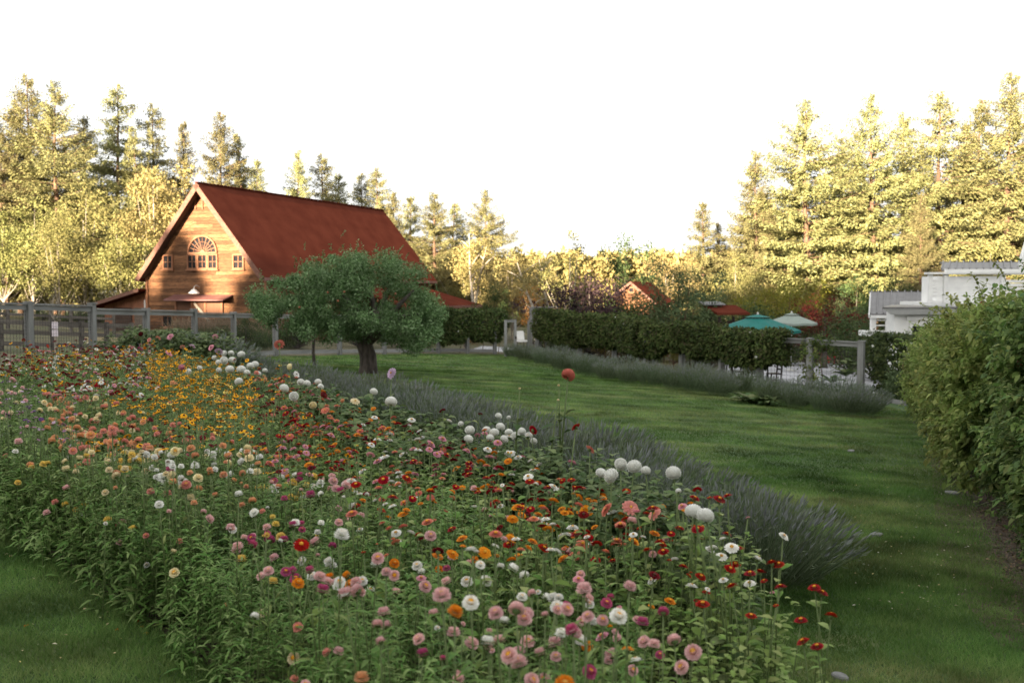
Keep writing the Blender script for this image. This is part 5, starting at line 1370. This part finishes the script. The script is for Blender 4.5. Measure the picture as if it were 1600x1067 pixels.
# ------------------------------------------------------------------ flowers: where which kind grows
def zone(u, v):
    """kinds, colours by place in the bed -> list of (weight, kind, colour, centre)"""
    S = 'straw'; Z = 'zin'; D = 'daisy'; A = 'aster'
    if u < 70 and v > 590: 
        return .75, [(4, A, 'purple', 'yellow'), (3, A, 'mauve', 'yellow'), (3, A, 'lilac', 'yellow'), (2, S, 'pale pink', 'gold'), (2, S, 'cream', 'gold')]
    if v < 622 and u < 235 and v < 560 + .32 * u + 30:
        return 1.5, [(5, Z, 'dark red', 'brown'), (3, Z, 'white', 'gold'), (4, D, 'golden', 'brown'), (2, Z, 'pink', 'gold'), (2, Z, 'red', 'gold')]
    if 115 < u < 400 and v < 575 + .28 * (u - 80) + 30 and v < 690:
        return 2.6, [(14, D, 'golden', 'brown'), (1.2, D, 'maroon', 'gold'), (1, D, 'yellow', 'brown'), (.7, S, 'apricot', 'gold')]
    if 220 < u < 430 and v < 700:
        return 1.0, [(5, D, 'maroon', 'brown'), (3, D, 'golden', 'brown'), (2, S, 'apricot', 'gold'), (1, S, 'salmon pink', 'gold')]
    if u < 130 and v < 700:
        return 1.0, [(4, S, 'apricot', 'gold'), (2, S, 'cream', 'gold'), (3, A, 'lilac', 'yellow'), (2, S, 'salmon pink', 'gold'), (2, A, 'mauve', 'yellow')]
    if u < 330 and v < 705:
        return 1.2, [(5, S, 'apricot', 'gold'), (4, S, 'salmon pink', 'gold'), (2, D, 'golden', 'brown'), (2, S, 'cream', 'gold')]
    if u < 150 + .1 * v and v < 830:
        return 1.3, [(5, S, 'cream', 'gold'), (4, S, 'yellow', 'gold'), (3, S, 'apricot', 'gold'), (2, S, 'salmon pink', 'gold'), (1, A, 'lilac', 'yellow'), (1, S, 'white', 'gold')]
    if u < 400 and v < 800:
        return 1.35, [(12, S, 'white', 'brown'), (4, S, 'cream', 'gold'), (3, S, 'apricot', 'gold'), (2, S, 'salmon pink', 'gold'), (1, S, 'deep pink', 'yellow')]
    if 360 < u < 560 and v < 740:
        return 1.3, [(5, Z, 'red', 'yellow'), (4, Z, 'coral', 'yellow'), (4, Z, 'pink', 'gold'), (3, D, 'golden', 'brown'), (2, Z, 'dark red', 'brown'), (2, Z, 'orange', 'yellow')]
    if 540 <= u < 1000 and v < 760:
        return .9, [(6, Z, 'red', 'yellow'), (3, Z, 'dark red', 'brown'), (4, Z, 'pink', 'gold'), (3, Z, 'white', 'gold'), (3, Z, 'coral', 'yellow'), (2, Z, 'orange', 'yellow')]
    if 400 <= u < 560 and v < 850:
        return .85, [(5, S, 'white', 'gold'), (4, S, 'yellow', 'gold'), (4, S, 'pale pink', 'gold'), (3, S, 'deep pink', 'yellow'), (1, Z, 'red', 'yellow')]
    if 560 <= u < 1010 and v < 870:
        return 1.0, [(6, Z, 'red', 'yellow'), (5, Z, 'orange', 'yellow'), (4, Z, 'white', 'gold'), (2, Z, 'dark red', 'brown'), (3, Z, 'coral', 'yellow'), (1, S, 'pale pink', 'gold')]
    if u > 1010 and v < 960:
        return .9, [(9, Z, 'red', 'yellow'), (2, Z, 'orange', 'yellow'), (2, Z, 'white', 'gold'), (1, Z, 'pink', 'gold')]
    if u > 1090: return .05, [(1, Z, 'red', 'yellow')]
    if u > 960: return .40, [(2.2, Z, 'orange', 'yellow'), (2, S, 'deep pink', 'yellow'), (2, Z, 'white', 'gold'), (3, S, 'pale pink', 'gold'), (2, Z, 'pink', 'gold')]
    if u < 470 and v > 800: return .8, [(8, S, 'pale pink', 'yellow'), (2, S, 'yellow', 'gold'), (2, S, 'deep pink', 'yellow'), (1, S, 'white', 'yellow')]
    return .75, [(9, S, 'pale pink', 'yellow'), (5, S, 'white', 'yellow'), (2.5, S, 'deep pink', 'yellow'), (1.2, S, 'orange', 'gold'), (1, Z, 'pink', 'gold')]

def place_phrase(u, v):
    if v > 930: return 'in the front right corner' if u > 900 else ('along the front edge' if u > 450 else 'by the left grass')
    if u > 1000: return 'before the near lavender'
    if v > 780: return 'in the front right half' if u > 560 else 'in the front left half'
    if u > 540: return 'before the middle white dahlias'
    if u > 330: return 'below the white dahlia clump'
    if v > 690: return 'across the left middle'
    if u < 110 and v > 620: return 'among the purple asters'
    if v > 625: return 'below the golden daisies'
    return 'near the wire fence'

NM = {'straw': ('strawflower', 'straw'), 'zin': ('zinnia', 'zin'), 'daisy': ('daisy', 'daisy'), 'aster': ('aster', 'aster')}
cand = []
def hfield(x, y):
    return 1 + .13 * np.sin(2.1 * x + 1.3 * y) * np.sin(1.1 * y - .8 * x) + .10 * np.sin(3.7 * y - 2.9 * x + 1) + .07 * np.sin(6.1 * x + 4.3 * y)
Ntry = 14000
bx = rng.uniform(-10.5, 2, Ntry * 2); by = 2.9 + 21.7 * rng.random(Ntry * 2) ** 1.0
ok = inpoly(bx, by, BED); bx, by = bx[ok], by[ok]
cell = {}
for x, y in zip(bx, by):
    h = float(rng.uniform(.78, 1.10) * hfield(x, y)) * (.92 if y < 5 else 1)
    z = float(g(x, y)) + h
    u, v = proj((x, y, z)); u = float(u); v = float(v)
    if not (-40 < u < 1640 and v < 1110): continue
    dens, opts = zone(u, v)
    base = 42.0 if y < 6 else (38 if y < 10 else (27 if y < 15 else 30))       # blooms per square metre at weight 1
    area_rate = base * dens
    fx, fy = math.floor(x / .33), math.floor(y / .33)
    cl_ = np.random.default_rng(int((fx * 73856093) ^ (fy * 19349663)) % 2147483647).random()
    if rng.random() > area_rate / 62.0 * (.35 + 1.5 * cl_ ** 1.3): continue
    key = (int(x / .055), int(y / .055))
    if key in cell: continue
    cell[key] = 1
    w = np.array([o[0] for o in opts], float); w /= w.sum()
    cx_, cy_ = int(math.floor(x / .42 + .3 * math.sin(y * 3))), int(math.floor(y / .5 + .3 * math.sin(x * 4)))
    cr_ = np.random.default_rng((cx_ * 7919 + cy_ * 104729 + 77777) % 2147483647)
    i = int(cr_.choice(len(opts), p=w)) if rng.random() < .6 else int(rng.choice(len(opts), p=w))
    _, kd, col, cen = opts[i]
    if kd == 'zin' : h *= .97
    cand.append((y, x, h, kd, col, cen, u, v))
E_ = np.array(BED[0:6])
for _ in range(60):
    q = rng.uniform(0, 4.2); i_ = int(q); e_ = E_[i_] + (E_[i_ + 1] - E_[i_]) * (q - i_) + rng.normal(0, .10, 2)
    h = float(rng.uniform(.38, .78)); z = float(g(e_[0], e_[1])) + h; u, v = proj((e_[0], e_[1], z))
    col = ['pale pink', 'pale pink', 'cream', 'white', 'apricot', 'salmon pink', 'yellow'][int(rng.integers(0, 7))]
    cand.append((float(e_[1]), float(e_[0]), h, 'straw', col, 'yellow', float(u), float(v)))
cand.sort(key=lambda t: t[0])
count = {}; rest = []
print('flower candidates', len(cand), {k: sum(1 for c in cand if c[3] == k) for k in NM})
CXY = np.array([(c[1], c[0]) for c in cand])
def beside(x, y, col, kd):
    d = np.hypot(CXY[:, 0] - x, CXY[:, 1] - y)
    for i in np.argsort(d)[1:5]:
        if d[i] > .32: break
        if cand[i][4] != col: return f" beside {'an' if cand[i][4][0] in 'ao' else 'a'} {cand[i][4]} {NM[cand[i][3]][0]}"
    return ' standing alone'
for (y, x, h, kd, col, cen, u, v) in cand:
    c = count.get(kd, 0)
    p = (x, y, float(g(x, y)))
    if c >= 298: rest.append((y, x, h, kd, col, cen)); continue
    count[kd] = c + 1
    nm, sk = NM[kd]
    ph = place_phrase(u, v)
    bsz = float(rng.uniform(.85, 1.42)) if kd != 'daisy' else float(rng.uniform(1.05, 1.5))
    if rng.random() < .13: bsz *= .5
    what = 'half open' if bsz < .8 else 'large' if bsz > 1.24 else ('mid sized' if bsz > 1.06 else 'small')
    flower(nm, kd, sk, col, cen, p, h, f'{col} {what} {nm}{beside(x, y, col, kd)} {ph}', 'flower', f'{col} {nm} blooms {ph}', bs=bsz)

def stamp(name, protos, items, label, cat):
    """joins the flowers past the first 300 of a kind into one object: items (proto key, matrix)"""
    by = {}
    for key, mx in items: by.setdefault(key, []).append(mx)
    Vs = []; Fs = {}; n0 = 0; mats = []
    for key, ms in by.items():
        me = protos[key]; nv = len(me.vertices); co = np.empty(nv * 3, np.float32); me.vertices.foreach_get('co', co); co = co.reshape(-1, 3)
        MX = np.array([[list(r) for r in m] for m in ms]); W = np.einsum('kij,nj->kni', MX[:, :3, :3], co) + MX[:, None, :3, 3]
        Vs.append(W.reshape(-1, 3))
        for pm in me.materials:
            if pm not in mats: mats.append(pm)
        for pl in me.polygons:
            mi = mats.index(me.materials[pl.material_index])
            f = np.array(pl.vertices)[None] + (np.arange(len(ms)) * nv)[:, None] + n0
            Fs.setdefault((f.shape[1], mi), []).append(f)
        n0 += nv * len(ms)
    ks = sorted(Fs)
    return tag(link(name, npmesh(name, np.concatenate(Vs), [np.concatenate(Fs[k]) for k in ks], mats, [k[1] for k in ks])), label, cat, kind='stuff')
names_rest = {'straw': ('strawflowers', 'mass of papery strawflowers filling the far part of the bed'), 'zin': ('zinnias', 'mass of small zinnias filling the far part of the bed'), 'daisy': ('daisies', 'mass of golden and maroon daisies at the far end of the bed'), 'aster': ('asters', 'purple and lilac asters massed at the left edge of the bed')}
for kd in NM:
    it = []; pr = {}
    for (y, x, h, k2, col, cen) in rest:
        if k2 != kd: continue
        sk = NM[kd][1]; j = int(rng.integers(0, len(ST[sk]))); sm, top = ST[sk][j]; s = h / top.z
        B = Matrix.Translation((x, y, float(g(x, y)))) @ Euler((rng.normal(0, .05), rng.normal(0, .05), rng.uniform(0, 6.28))).to_matrix().to_4x4() @ Matrix.Diagonal((min(s, 1.25), min(s, 1.25), s, 1))
        pr['s%d' % j] = sm; it.append(('s%d' % j, B))
        q = float(rng.uniform(1.0, 1.5))
        T = B @ Matrix.Translation(top) @ Euler((rng.normal(0, .3), rng.normal(0, .3), rng.uniform(0, 6))).to_matrix().to_4x4() @ Matrix.Diagonal((q / min(s, 1.25), q / min(s, 1.25), q / s, 1))
        pr[col] = bloom(kd, col); it.append((col, T)); pr['c' + cen] = CENTRE.get(kd, CENTRE['daisy'])[cen]; it.append(('c' + cen, T))
    if it: stamp(names_rest[kd][0], pr, it, names_rest[kd][1], 'flowers')

# ------------------------------------------------------------------ dahlias, placed one by one
def dahlia(u, v, h, kind, col, cen, label, group=None, Y=None, size=1.0, tilt=None):
    if Y is None: p = gp(u, v, h); P = (p.x, p.y, float(g(p.x, p.y)))
    else: q = at(u, v, Y); P = (q.x, q.y, float(g(q.x, q.y))); h = q.z - P[2]
    return flower('dahlia', kind, 'dah', col, cen, P, h, label, 'dahlia', group, tilt, size, None, True)
T0 = None
for (u, v, s, lab) in [(1052, 739, 1.0, 'large white pompon dahlia standing alone against the near lavender'), (991, 729, 1.0, 'biggest white pompon dahlia of the group of five by the lavender'), (970, 725, .85, 'round white pompon dahlia left of the biggest in the group of five'),
                       (1009, 735, .65, 'small white pompon dahlia right of the biggest in the group of five'), (955, 743, .95, 'low wide white dahlia in front of the group of five'), (939, 739, .7, 'white dahlia half hidden at the left of the group of five'),
                       (1084, 800, .95, 'white pompon dahlia above the red zinnias at the right end'), (1102, 806, .9, 'ragged white dahlia overlapping the pompon above the red zinnias'), (1060, 767, .35, 'small white dahlia bud under the lone pompon')]:
    dahlia(u, v, 1.22, 'pom', 'white', None, lab, size=s, tilt=(rng.normal(.3, .15), rng.normal(0, .2)))
for (u, v, s) in [(779, 650, .75), (795, 652, .45), (734, 672, .9), (732, 686, .8), (760, 672, .8), (772, 676, .9), (782, 667, .9), (795, 676, .8), (805, 681, .8), (815, 674, .8), (826, 681, .7), (834, 689, .6), (720, 662, .55), (766, 684, .7), (788, 686, .75)]:
    dahlia(u, v, 1.12, 'pom', 'white', None, 'white pompon dahlia in the dense clump in the middle before the lavender', 'white dahlias clumped in the middle', size=s, tilt=(rng.normal(.35, .2), rng.normal(0, .25)))
for (u, v, s) in [(350, 552, .85), (361, 552, .9), (377, 554, 1.1), (350, 563, 1.0), (341, 566, .7), (363, 563, 1.0), (377, 578, 1.1), (359, 577, .95), (398, 570, 1.0), (335, 559, .7), (373, 596, .8), (391, 572, .9), (386, 582, .7), (414, 579, .6), (404, 584, .6), (342, 578, .6), (312, 575, .6)]:
    dahlia(u, v, 1.22, 'pom', 'white', None, 'white pompon dahlia in the big clump left of the apple tree', 'white dahlias clumped left of the apple tree', size=s * 1.3, tilt=(rng.normal(.35, .2), rng.normal(0, .25)))
for (u, v, s) in [(444, 607, 1.1), (470, 597, .9), (480, 599, .9), (497, 597, .9), (501, 604, .75), (459, 619, .95)]:
    dahlia(u, v, 1.25, 'pom', 'white', None, 'white pompon dahlia in the loose group of six at the start of the lavender', 'white dahlias at the start of the lavender', size=s, tilt=(rng.normal(.35, .2), rng.normal(0, .25)))
for (u, v, s, lab) in [(584, 612, .85, 'white pompon dahlia on a long stem left of the round one'), (611, 628, 1.15, 'big round white dahlia beside a purple bloom before the lavender')]:
    dahlia(u, v, 1.32, 'pom', 'white', None, lab, size=s, tilt=(.4, .1))
cam_t = lambda: (rng.normal(.85, .2), rng.normal(0, .25))
for (u, v, h, kind, col, cen, s, lab, Y) in [
    (888, 586, 0, 'pom', 'coral', None, 1.15, 'tall coral red dahlia high above the lavender against the lawn', 8.9), (612, 583, 0, 'open', 'lilac', 'gold', 1.15, 'pale lilac daisy like dahlia in front of the apple trunk', 12.2), (900, 667, 0, 'open', 'red', 'dark', .7, 'small red dahlia on a thin stem right of the tall coral one', 8.2),
    (922, 702, 1.2, 'open', 'coral', 'gold', .7, 'faded coral dahlia seen side on above the group of white pompons', None), (436, 538, 0, 'open', 'coral', 'dark', 1.3, 'coral dahlia with dark centre before the fence under the apple crown', 15.5), (453, 573, 1.35, 'pom', 'cream', None, .9, 'cream dahlia above the loose white group', None),
    (463, 585, 1.3, 'open', 'white', 'dark', .8, 'white open dahlia with a black centre above the loose white group', None), (555, 627, 1.2, 'open', 'cream', 'gold', .9, 'cream star shaped dahlia before the dark lavender', None), (535, 626, 1.1, 'pom', 'apricot', None, .5, 'small apricot ball dahlia left of the cream star', None),
    (489, 633, 1.1, 'pom', 'cream', None, .8, 'cream dahlia low in the leaves below the white pair', None), (508, 641, 1.1, 'open', 'coral', 'gold', .8, 'coral dahlia low in the leaves below the white pair', None), (506, 617, 1.2, 'open', 'maroon', 'dark', .8, 'withered brown dahlia beside the low white pompon', None),
    (266, 526, 1.4, 'open', 'pink', 'dark', 1.3, 'pink dahlia with crimson centre highest in the far group', None), (247, 528, 1.35, 'open', 'salmon pink', 'dark', 1.0, 'salmon dahlia left of the crimson centred one', None), (336, 526, 1.4, 'open', 'pink', 'dark', 1.1, 'round pink dahlia above the white clump', None),
    (300, 541, 1.3, 'open', 'lilac', None, 1.1, 'pale lilac dahlia turned sideways by the grey lavender', None), (330, 543, 1.3, 'open', 'pink', 'dark', 1.15, 'pink dahlia with dark eye left above the white clump', None), (264, 552, 1.25, 'open', 'pink', 'dark', 1.2, 'pink dahlia with crimson centre low in the far group', None),
    (285, 542, 1.3, 'open', 'salmon pink', 'dark', .8, 'small dusty pink dahlia between two larger pink ones', None), (342, 549, 1.3, 'open', 'lilac', 'gold', 1.25, 'spiky pale lilac dahlia touching the white clump', None), (219, 545, 1.25, 'open', 'deep pink', 'dark', .9, 'magenta dahlia at the left of the far group', None),
    (226, 544, 1.25, 'pom', 'orange', None, .55, 'orange dahlia touching the magenta one in the far group', None), (209, 554, 1.2, 'open', 'mauve', 'dark', .8, 'mauve dahlia at the left end of the far group', None), (284, 574, 1.15, 'pom', 'pink', None, 1.0, 'pale pink ball dahlia left below the white clump', None),
    (294, 581, 1.15, 'pom', 'white', None, 1.0, 'blush white dahlia touching the pale pink ball', None), (233, 531, 1.35, 'open', 'salmon pink', 'dark', .8, 'fading salmon dahlia at the top left of the far group', None), (367, 562, 1.3, 'open', 'red', 'dark', .7, 'red dahlia in the middle of the big white clump', None),
    (388, 584, 1.2, 'open', 'coral', 'gold', .7, 'striped orange dahlia at the right of the big white clump', None), (404, 592, 1.15, 'open', 'salmon pink', 'gold', .7, 'dusty salmon dahlia below the big white clump', None), (220, 522, 1.5, 'pom', 'maroon', None, .9, 'dark maroon dahlia cluster by the fence post', None),
    (948, 796, 1.0, 'open', 'coral', 'gold', .85, 'coral cactus dahlia among red zinnias left of its twin', None), (985, 793, 1.05, 'open', 'salmon pink', 'gold', .9, 'spiky salmon pink dahlia among red zinnias', None), (1023, 803, 1.0, 'open', 'salmon pink', 'gold', .8, 'pale salmon dahlia nearest the ragged white one', None)]:
    dahlia(u, v, h, kind, col, cen, lab, None, Y, s, cam_t())
# buds on long stems beside the tall coral dahlia
for (u, v, Y, lab) in [(873, 602, 8.9, 'green dahlia bud on the stem beside the tall coral bloom'), (812, 607, 9.3, 'lone yellow green bud left of the tall coral dahlia'), (872, 625, 8.8, 'pale bud lower on the tall coral dahlia stem')]:
    dahlia(u, v, 0, 'pom', 'cream', None, lab, None, Y, .22, (.2, 0))
# tall red zinnias at the right end
for (u, v, Y, lab) in [(1095, 766, 6.2, 'tall red zinnia with yellow eye above the ragged white dahlia'), (1090, 779, 6.1, 'red zinnia just under the tall one beside the near lavender'), (1142, 776, 6.0, 'tall red zinnia on a bare stem in front of the near lavender'), (1212, 880, 5.2, 'red zinnia left one of a pair at the right end'), (1223, 883, 5.2, 'red zinnia right one of a pair at the right end'),
                       (1226, 918, 5.0, 'red zinnia leaning out under the pair at the right end'), (1279, 919, 5.0, 'upper of two red zinnias hanging over the dark gap'), (1290, 927, 5.0, 'lower of two red zinnias hanging over the dark gap'), (1305, 962, 4.8, 'outermost red zinnia over the grass at the right'),
                       (1262, 1003, 4.6, 'dark red zinnia low at the right end of the bed'), (1284, 1011, 4.6, 'lowest dark red zinnia at the right end of the bed'), (1178, 897, 5.2, 'red zinnia inside the leafy right end'), (1258, 970, 4.8, 'small red zinnia among leaves of the right end')]:
    q = at(u, v, Y); gz = float(g(q.x, q.y))
    flower('zinnia', 'zin', 'zin', 'red', 'yellow', (q.x - .02, q.y, gz), q.z - gz, lab, 'flower', None, (rng.normal(.25, .1), rng.normal(0, .2)), 1.15, None, True)

# ------------------------------------------------------------------ bed foliage (uncountable leaves between the flowers)
def foliage(name, label, n, sampler, hfun, per, L, W, leaf, droop=.35, up=(.2, .9), stem=True, lo=.25):
    x, y = sampler(n); n = len(x)
    h = hfun(x, y)
    z = g(x, y)
    lean = rng.normal(0, .10, (n, 2))
    k = np.repeat(np.arange(n), per); s = lo + (1 - lo) * rng.random(len(k)) ** .75
    an = rng.random(len(k)) * 2 * PI
    C = np.stack([x[k] + lean[k, 0] * s * h[k], y[k] + lean[k, 1] * s * h[k], z[k] + s * h[k]], 1)
    A = np.stack([np.cos(an), np.sin(an), rng.uniform(*up, len(k))], 1)
    dist = np.clip(y[k] / 6, .9, 1.9)
    Ls = L * rng.uniform(.6, 1.2, len(k)) * (1.25 - .55 * s) * dist ** .5
    V, T, Q = lances(C, A, Ls, Ls * W * dist ** .6, droop)
    fs = [T, Q]; mi = [0, 0]
    if stem:
        p0 = np.stack([x, y, z], 1); p1 = np.stack([x + lean[:, 0] * h, y + lean[:, 1] * h, z + h], 1)
        V2, Q2 = quads(p0, p1 - p0, rdir(n), np.linalg.norm(p1 - p0, axis=1), .007, 0)
        fs.append(Q2 + len(V)); V = np.concatenate([V, V2]); mi.append(1)
    return tag(link(name, npmesh(name, V, fs, [leaf, M['stem']], mi)), label, 'plants', kind='stuff')
def in_bed(n, y0, y1, cond=None):
    def f(_):
        x = rng.uniform(-10.5, 2.1, n * 4); y = rng.uniform(y0, y1, n * 4); m = inpoly(x, y, BED)
        u, v = proj(np.stack([x, y, g(x, y) + .6], 1)); m &= (u > -150) & (u < 1700)
        if cond is not None: m &= cond(u, v, x, y)
        i = np.flatnonzero(m)[:n]; return x[i], y[i]
    return f
zin_side = lambda u, v: (u > 560) & (v < 905 + (u - 900) * .35) | (u > 1010)
hf = lambda x, y: .80 * hfield(x, y) * rng.uniform(.70, 1.12, len(x)) * np.where(y < 4.5, .92, 1.0)
foliage('strawflower_leaves', 'narrow green leaves crowding between the strawflowers in the near bed', 1300, in_bed(1300, 2.9, 7.6, lambda u, v, x, y: ~zin_side(u, v + 0)), hf, 34, .105, .17, M['bed_leaf'])
foliage('zinnia_leaves', 'broad pale green zinnia leaves at the right end of the bed', 760, in_bed(760, 3.0, 8.2, lambda u, v, x, y: zin_side(u, v)), hf, 22, .085, .46, M['zin_leaf'], .3, (.1, .8), lo=.15)
foliage('bed_leaves', 'green leaves and stems filling the middle of the flower bed', 3300, in_bed(3300, 7.4, 14.5), hf, 20, .10, .20, M['bed_leaf'])
foliage('far_bed_leaves', 'green leaves filling the far end of the flower bed', 2900, in_bed(2900, 14.0, 25), hf, 13, .12, .24, M['bed_leaf'])
DL = [(1.0, 6.8), (.75, 7.5), (.3, 8.3), (-.1, 9.0), (-.55, 9.8), (-1.1, 10.8), (-1.9, 12.2), (-2.7, 13.6), (-3.5, 15), (-4.4, 16.6), (-5.3, 18.2), (-6.2, 19.8), (-7.1, 21.4), (-8.0, 23), (-8.9, 24.6)]
def esamp(n):
    D = np.array(BED[0:6]); s = rng.uniform(0, len(D) - 1.001, n); i = s.astype(int); f = (s - i)[:, None]
    p = D[i] * (1 - f) + D[i + 1] * f + rng.normal(0, .13, (n, 2)) + np.array([.05, .03]); return p[:, 0], p[:, 1]
foliage('edge_leaves', 'trailing leaves spilling over the left edge of the flower bed', 750, esamp, lambda x, y: rng.uniform(.2, .75, len(x)), 20, .10, .19, M['bed_leaf'], .4, (-.2, .7), lo=.03)
def dsamp(n):
    D = np.array(DL); s = rng.uniform(0, len(D) - 1.001, n); i = s.astype(int); f = (s - i)[:, None]
    p = D[i] * (1 - f) + D[i + 1] * f + rng.normal(0, .30, (n, 2)) + np.array([.15, 0]); return p[:, 0], p[:, 1]
def csamp(n):
    k = rng.integers(0, 5, n); Cc = np.array([(-9.0, 25.2), (-8.2, 24.6), (-7.4, 23.6), (-9.8, 26.0), (-8.6, 26.2)])
    p = Cc[k] + rng.normal(0, .42, (n, 2)); return p[:, 0], p[:, 1]
foliage('tall_dahlia_leaves', 'tall leafy dahlia growth rising before the wire fence at the far end', 520, csamp, lambda x, y: rng.uniform(.9, 1.5, len(x)), 34, .15, .45, M['dah_leaf'], .35, (.0, .7), lo=.08)
foliage('dahlia_leaves', 'dark green dahlia leaves in the row between zinnias and lavender', 900, dsamp, lambda x, y: rng.uniform(.7, 1.12, len(x)), 30, .125, .48, M['dah_leaf'], .35, (.0, .7), lo=.1)

# ------------------------------------------------------------------ lawn grass
def blades(name, label, n, y0, y1, h, w, pw=1.0, fade=None):
    y = y0 + (y1 - y0) * rng.random(n * 2) ** pw; x = rng.uniform(-1, 1, n * 2) * (.54 * y + .8)
    m = inpoly(x, y, LAWN) & ~inpoly(x, y, BED)
    # worn soil by the hedge
    hx_ = np.interp(y, [6.6, 8.4, 10.3, 13.2, 20, 28.6], [3.9, 4.45, 5.0, 6.15, 8.6, 11.4]); m &= x < hx_ + rng.normal(0, .12, len(x))
    if fade: m &= rng.random(len(y)) < np.clip((y - fade[0]) / (fade[1] - fade[0]), 0, 1)
    i = np.flatnonzero(m)[:n]; x, y = x[i], y[i]; n = len(x)
    tuft = .72 + .16 * np.sin(x * 2.1 + np.sin(y * 1.3)) * np.sin(y * 1.7 + x) + .22 * np.sin(x * 9.3 + 2 * np.sin(y * 7)) * np.sin(y * 8.1 + 2 * np.sin(x * 5)) + .3 * rng.random(n)
    hh_ = h * np.clip(tuft, .45, 1.3)
    C = np.stack([x, y, g(x, y) + .002], 1); A = np.concatenate([rng.normal(0, .5, (n, 2)), np.ones((n, 1))], 1)
    S = unit(np.cross(A, rdir(n))) * w
    tipp = C + unit(A) * hh_[:, None] + np.concatenate([rng.normal(0, .012, (n, 2)), np.zeros((n, 1))], 1)
    V = np.stack([C - S, C + S, tipp], 1).reshape(-1, 3)
    T = np.arange(n * 3).reshape(-1, 3)
    return tag(link(name, npmesh(name, V, [T], M['grass'])), label, 'grass', kind='stuff')
blades('grass', 'short mown grass of the shaded lawn near the camera', 380000, 3.6, 17, .060, .0034, .8, (17, 9))
blades('grass', 'short mown grass of the lawn further off', 380000, 8, 38, .052, .0065, .75, (8, 15))
blades('grass', 'short mown grass at the far end of the lawn', 120000, 36, 56, .05, .014, 1.0)

# ------------------------------------------------------------------ small things on the lawn
sb = MB(); sb.tube([(0, 0, -.03), (0, 0, .02), (0, 0, .03)], [.17, .16, .13], 9); stm = sb.mesh('stone', M['stone'])
for (u, v, s, lab) in [(1370, 838, .6, 'pale flat stone in the grass beside the near lavender'), (1488, 772, .9, 'pale flat stone at the foot of the hedge'), (1330, 706, .7, 'small dark flat stone in the middle of the lawn strip'), (1312, 1062, .5, 'small pale stone in the grass at the bottom edge')]:
    p = gp(u, v); tag(link('stepping_stone', stm, None, p + Vector((0, 0, .015)), (0, 0, u), (s * .8, s * .6, .8)), lab, 'stone')
nl = 240
px = np.concatenate([rng.uniform(1330, 1520, 170), rng.uniform(1000, 1400, 40), rng.uniform(0, 280, 30)]); py = np.concatenate([rng.uniform(690, 960, 170), rng.uniform(640, 800, 40), rng.uniform(830, 1060, 30)])
PP = np.array([tuple(gp(a, b)) for a, b in zip(px, py)]) + np.array([0, 0, .045])
Vf, Qf = quads(PP, np.concatenate([rng.normal(size=(nl, 2)), np.full((nl, 1), .1)], 1), np.array([0, 0, 1.0]) + rng.normal(0, .3, (nl, 3)), rng.uniform(.015, .036, nl), rng.uniform(.008, .018, nl))
tag(link('fallen_leaves', npmesh('fallen_leaves', Vf, [Qf], leafmat('fallen_leaves', [(.34, .34, .27), (.32, .27, .10), (.24, .2, .13)], 0))), 'pale fallen leaves and petals scattered on the lawn by the hedge', 'leaves', kind='stuff')
LT = 5200
hxp = rng.uniform(3.6, 9.0, LT); hyp = 6.6 + (hxp - 3.6) * 2.45 + rng.normal(0, .6, LT); hxp = hxp + .35
Cl = np.stack([hxp, hyp, g(hxp, hyp) + .02], 1)
Vf, Qf = quads(Cl, np.concatenate([rng.normal(size=(LT, 2)), np.full((LT, 1), .15)], 1), np.array([0, 0, 1.0]) + rng.normal(0, .4, (LT, 3)), rng.uniform(.02, .05, LT), rng.uniform(.012, .03, LT))
tag(link('leaf_litter', npmesh('leaf_litter', Vf, [Qf], leafmat('leaf_litter', [(.05, .035, .022), (.10, .07, .045), (.16, .12, .07)], 0))), 'brown leaf litter on bare soil under the right hedge', 'litter', kind='stuff')
for (u, v, col) in [(41, 968, 'orange'), (183, 974, 'orange'), (216, 962, 'orange'), (222, 970, 'orange'), (228, 980, 'orange'), (10, 858, 'cream'), (17, 861, 'cream'), (198, 875, 'orange'), (132, 943, 'cream')]:
    p = gp(u, v, .05); tag(link('fallen_bloom', bloom('straw', col), None, p, (rng.normal(0, .3), rng.normal(0, .3), 0), .75), f'{col} bloom lying low at the left edge of the bed on the shaded grass', 'flower', f'{col} blooms fallen on the left grass')
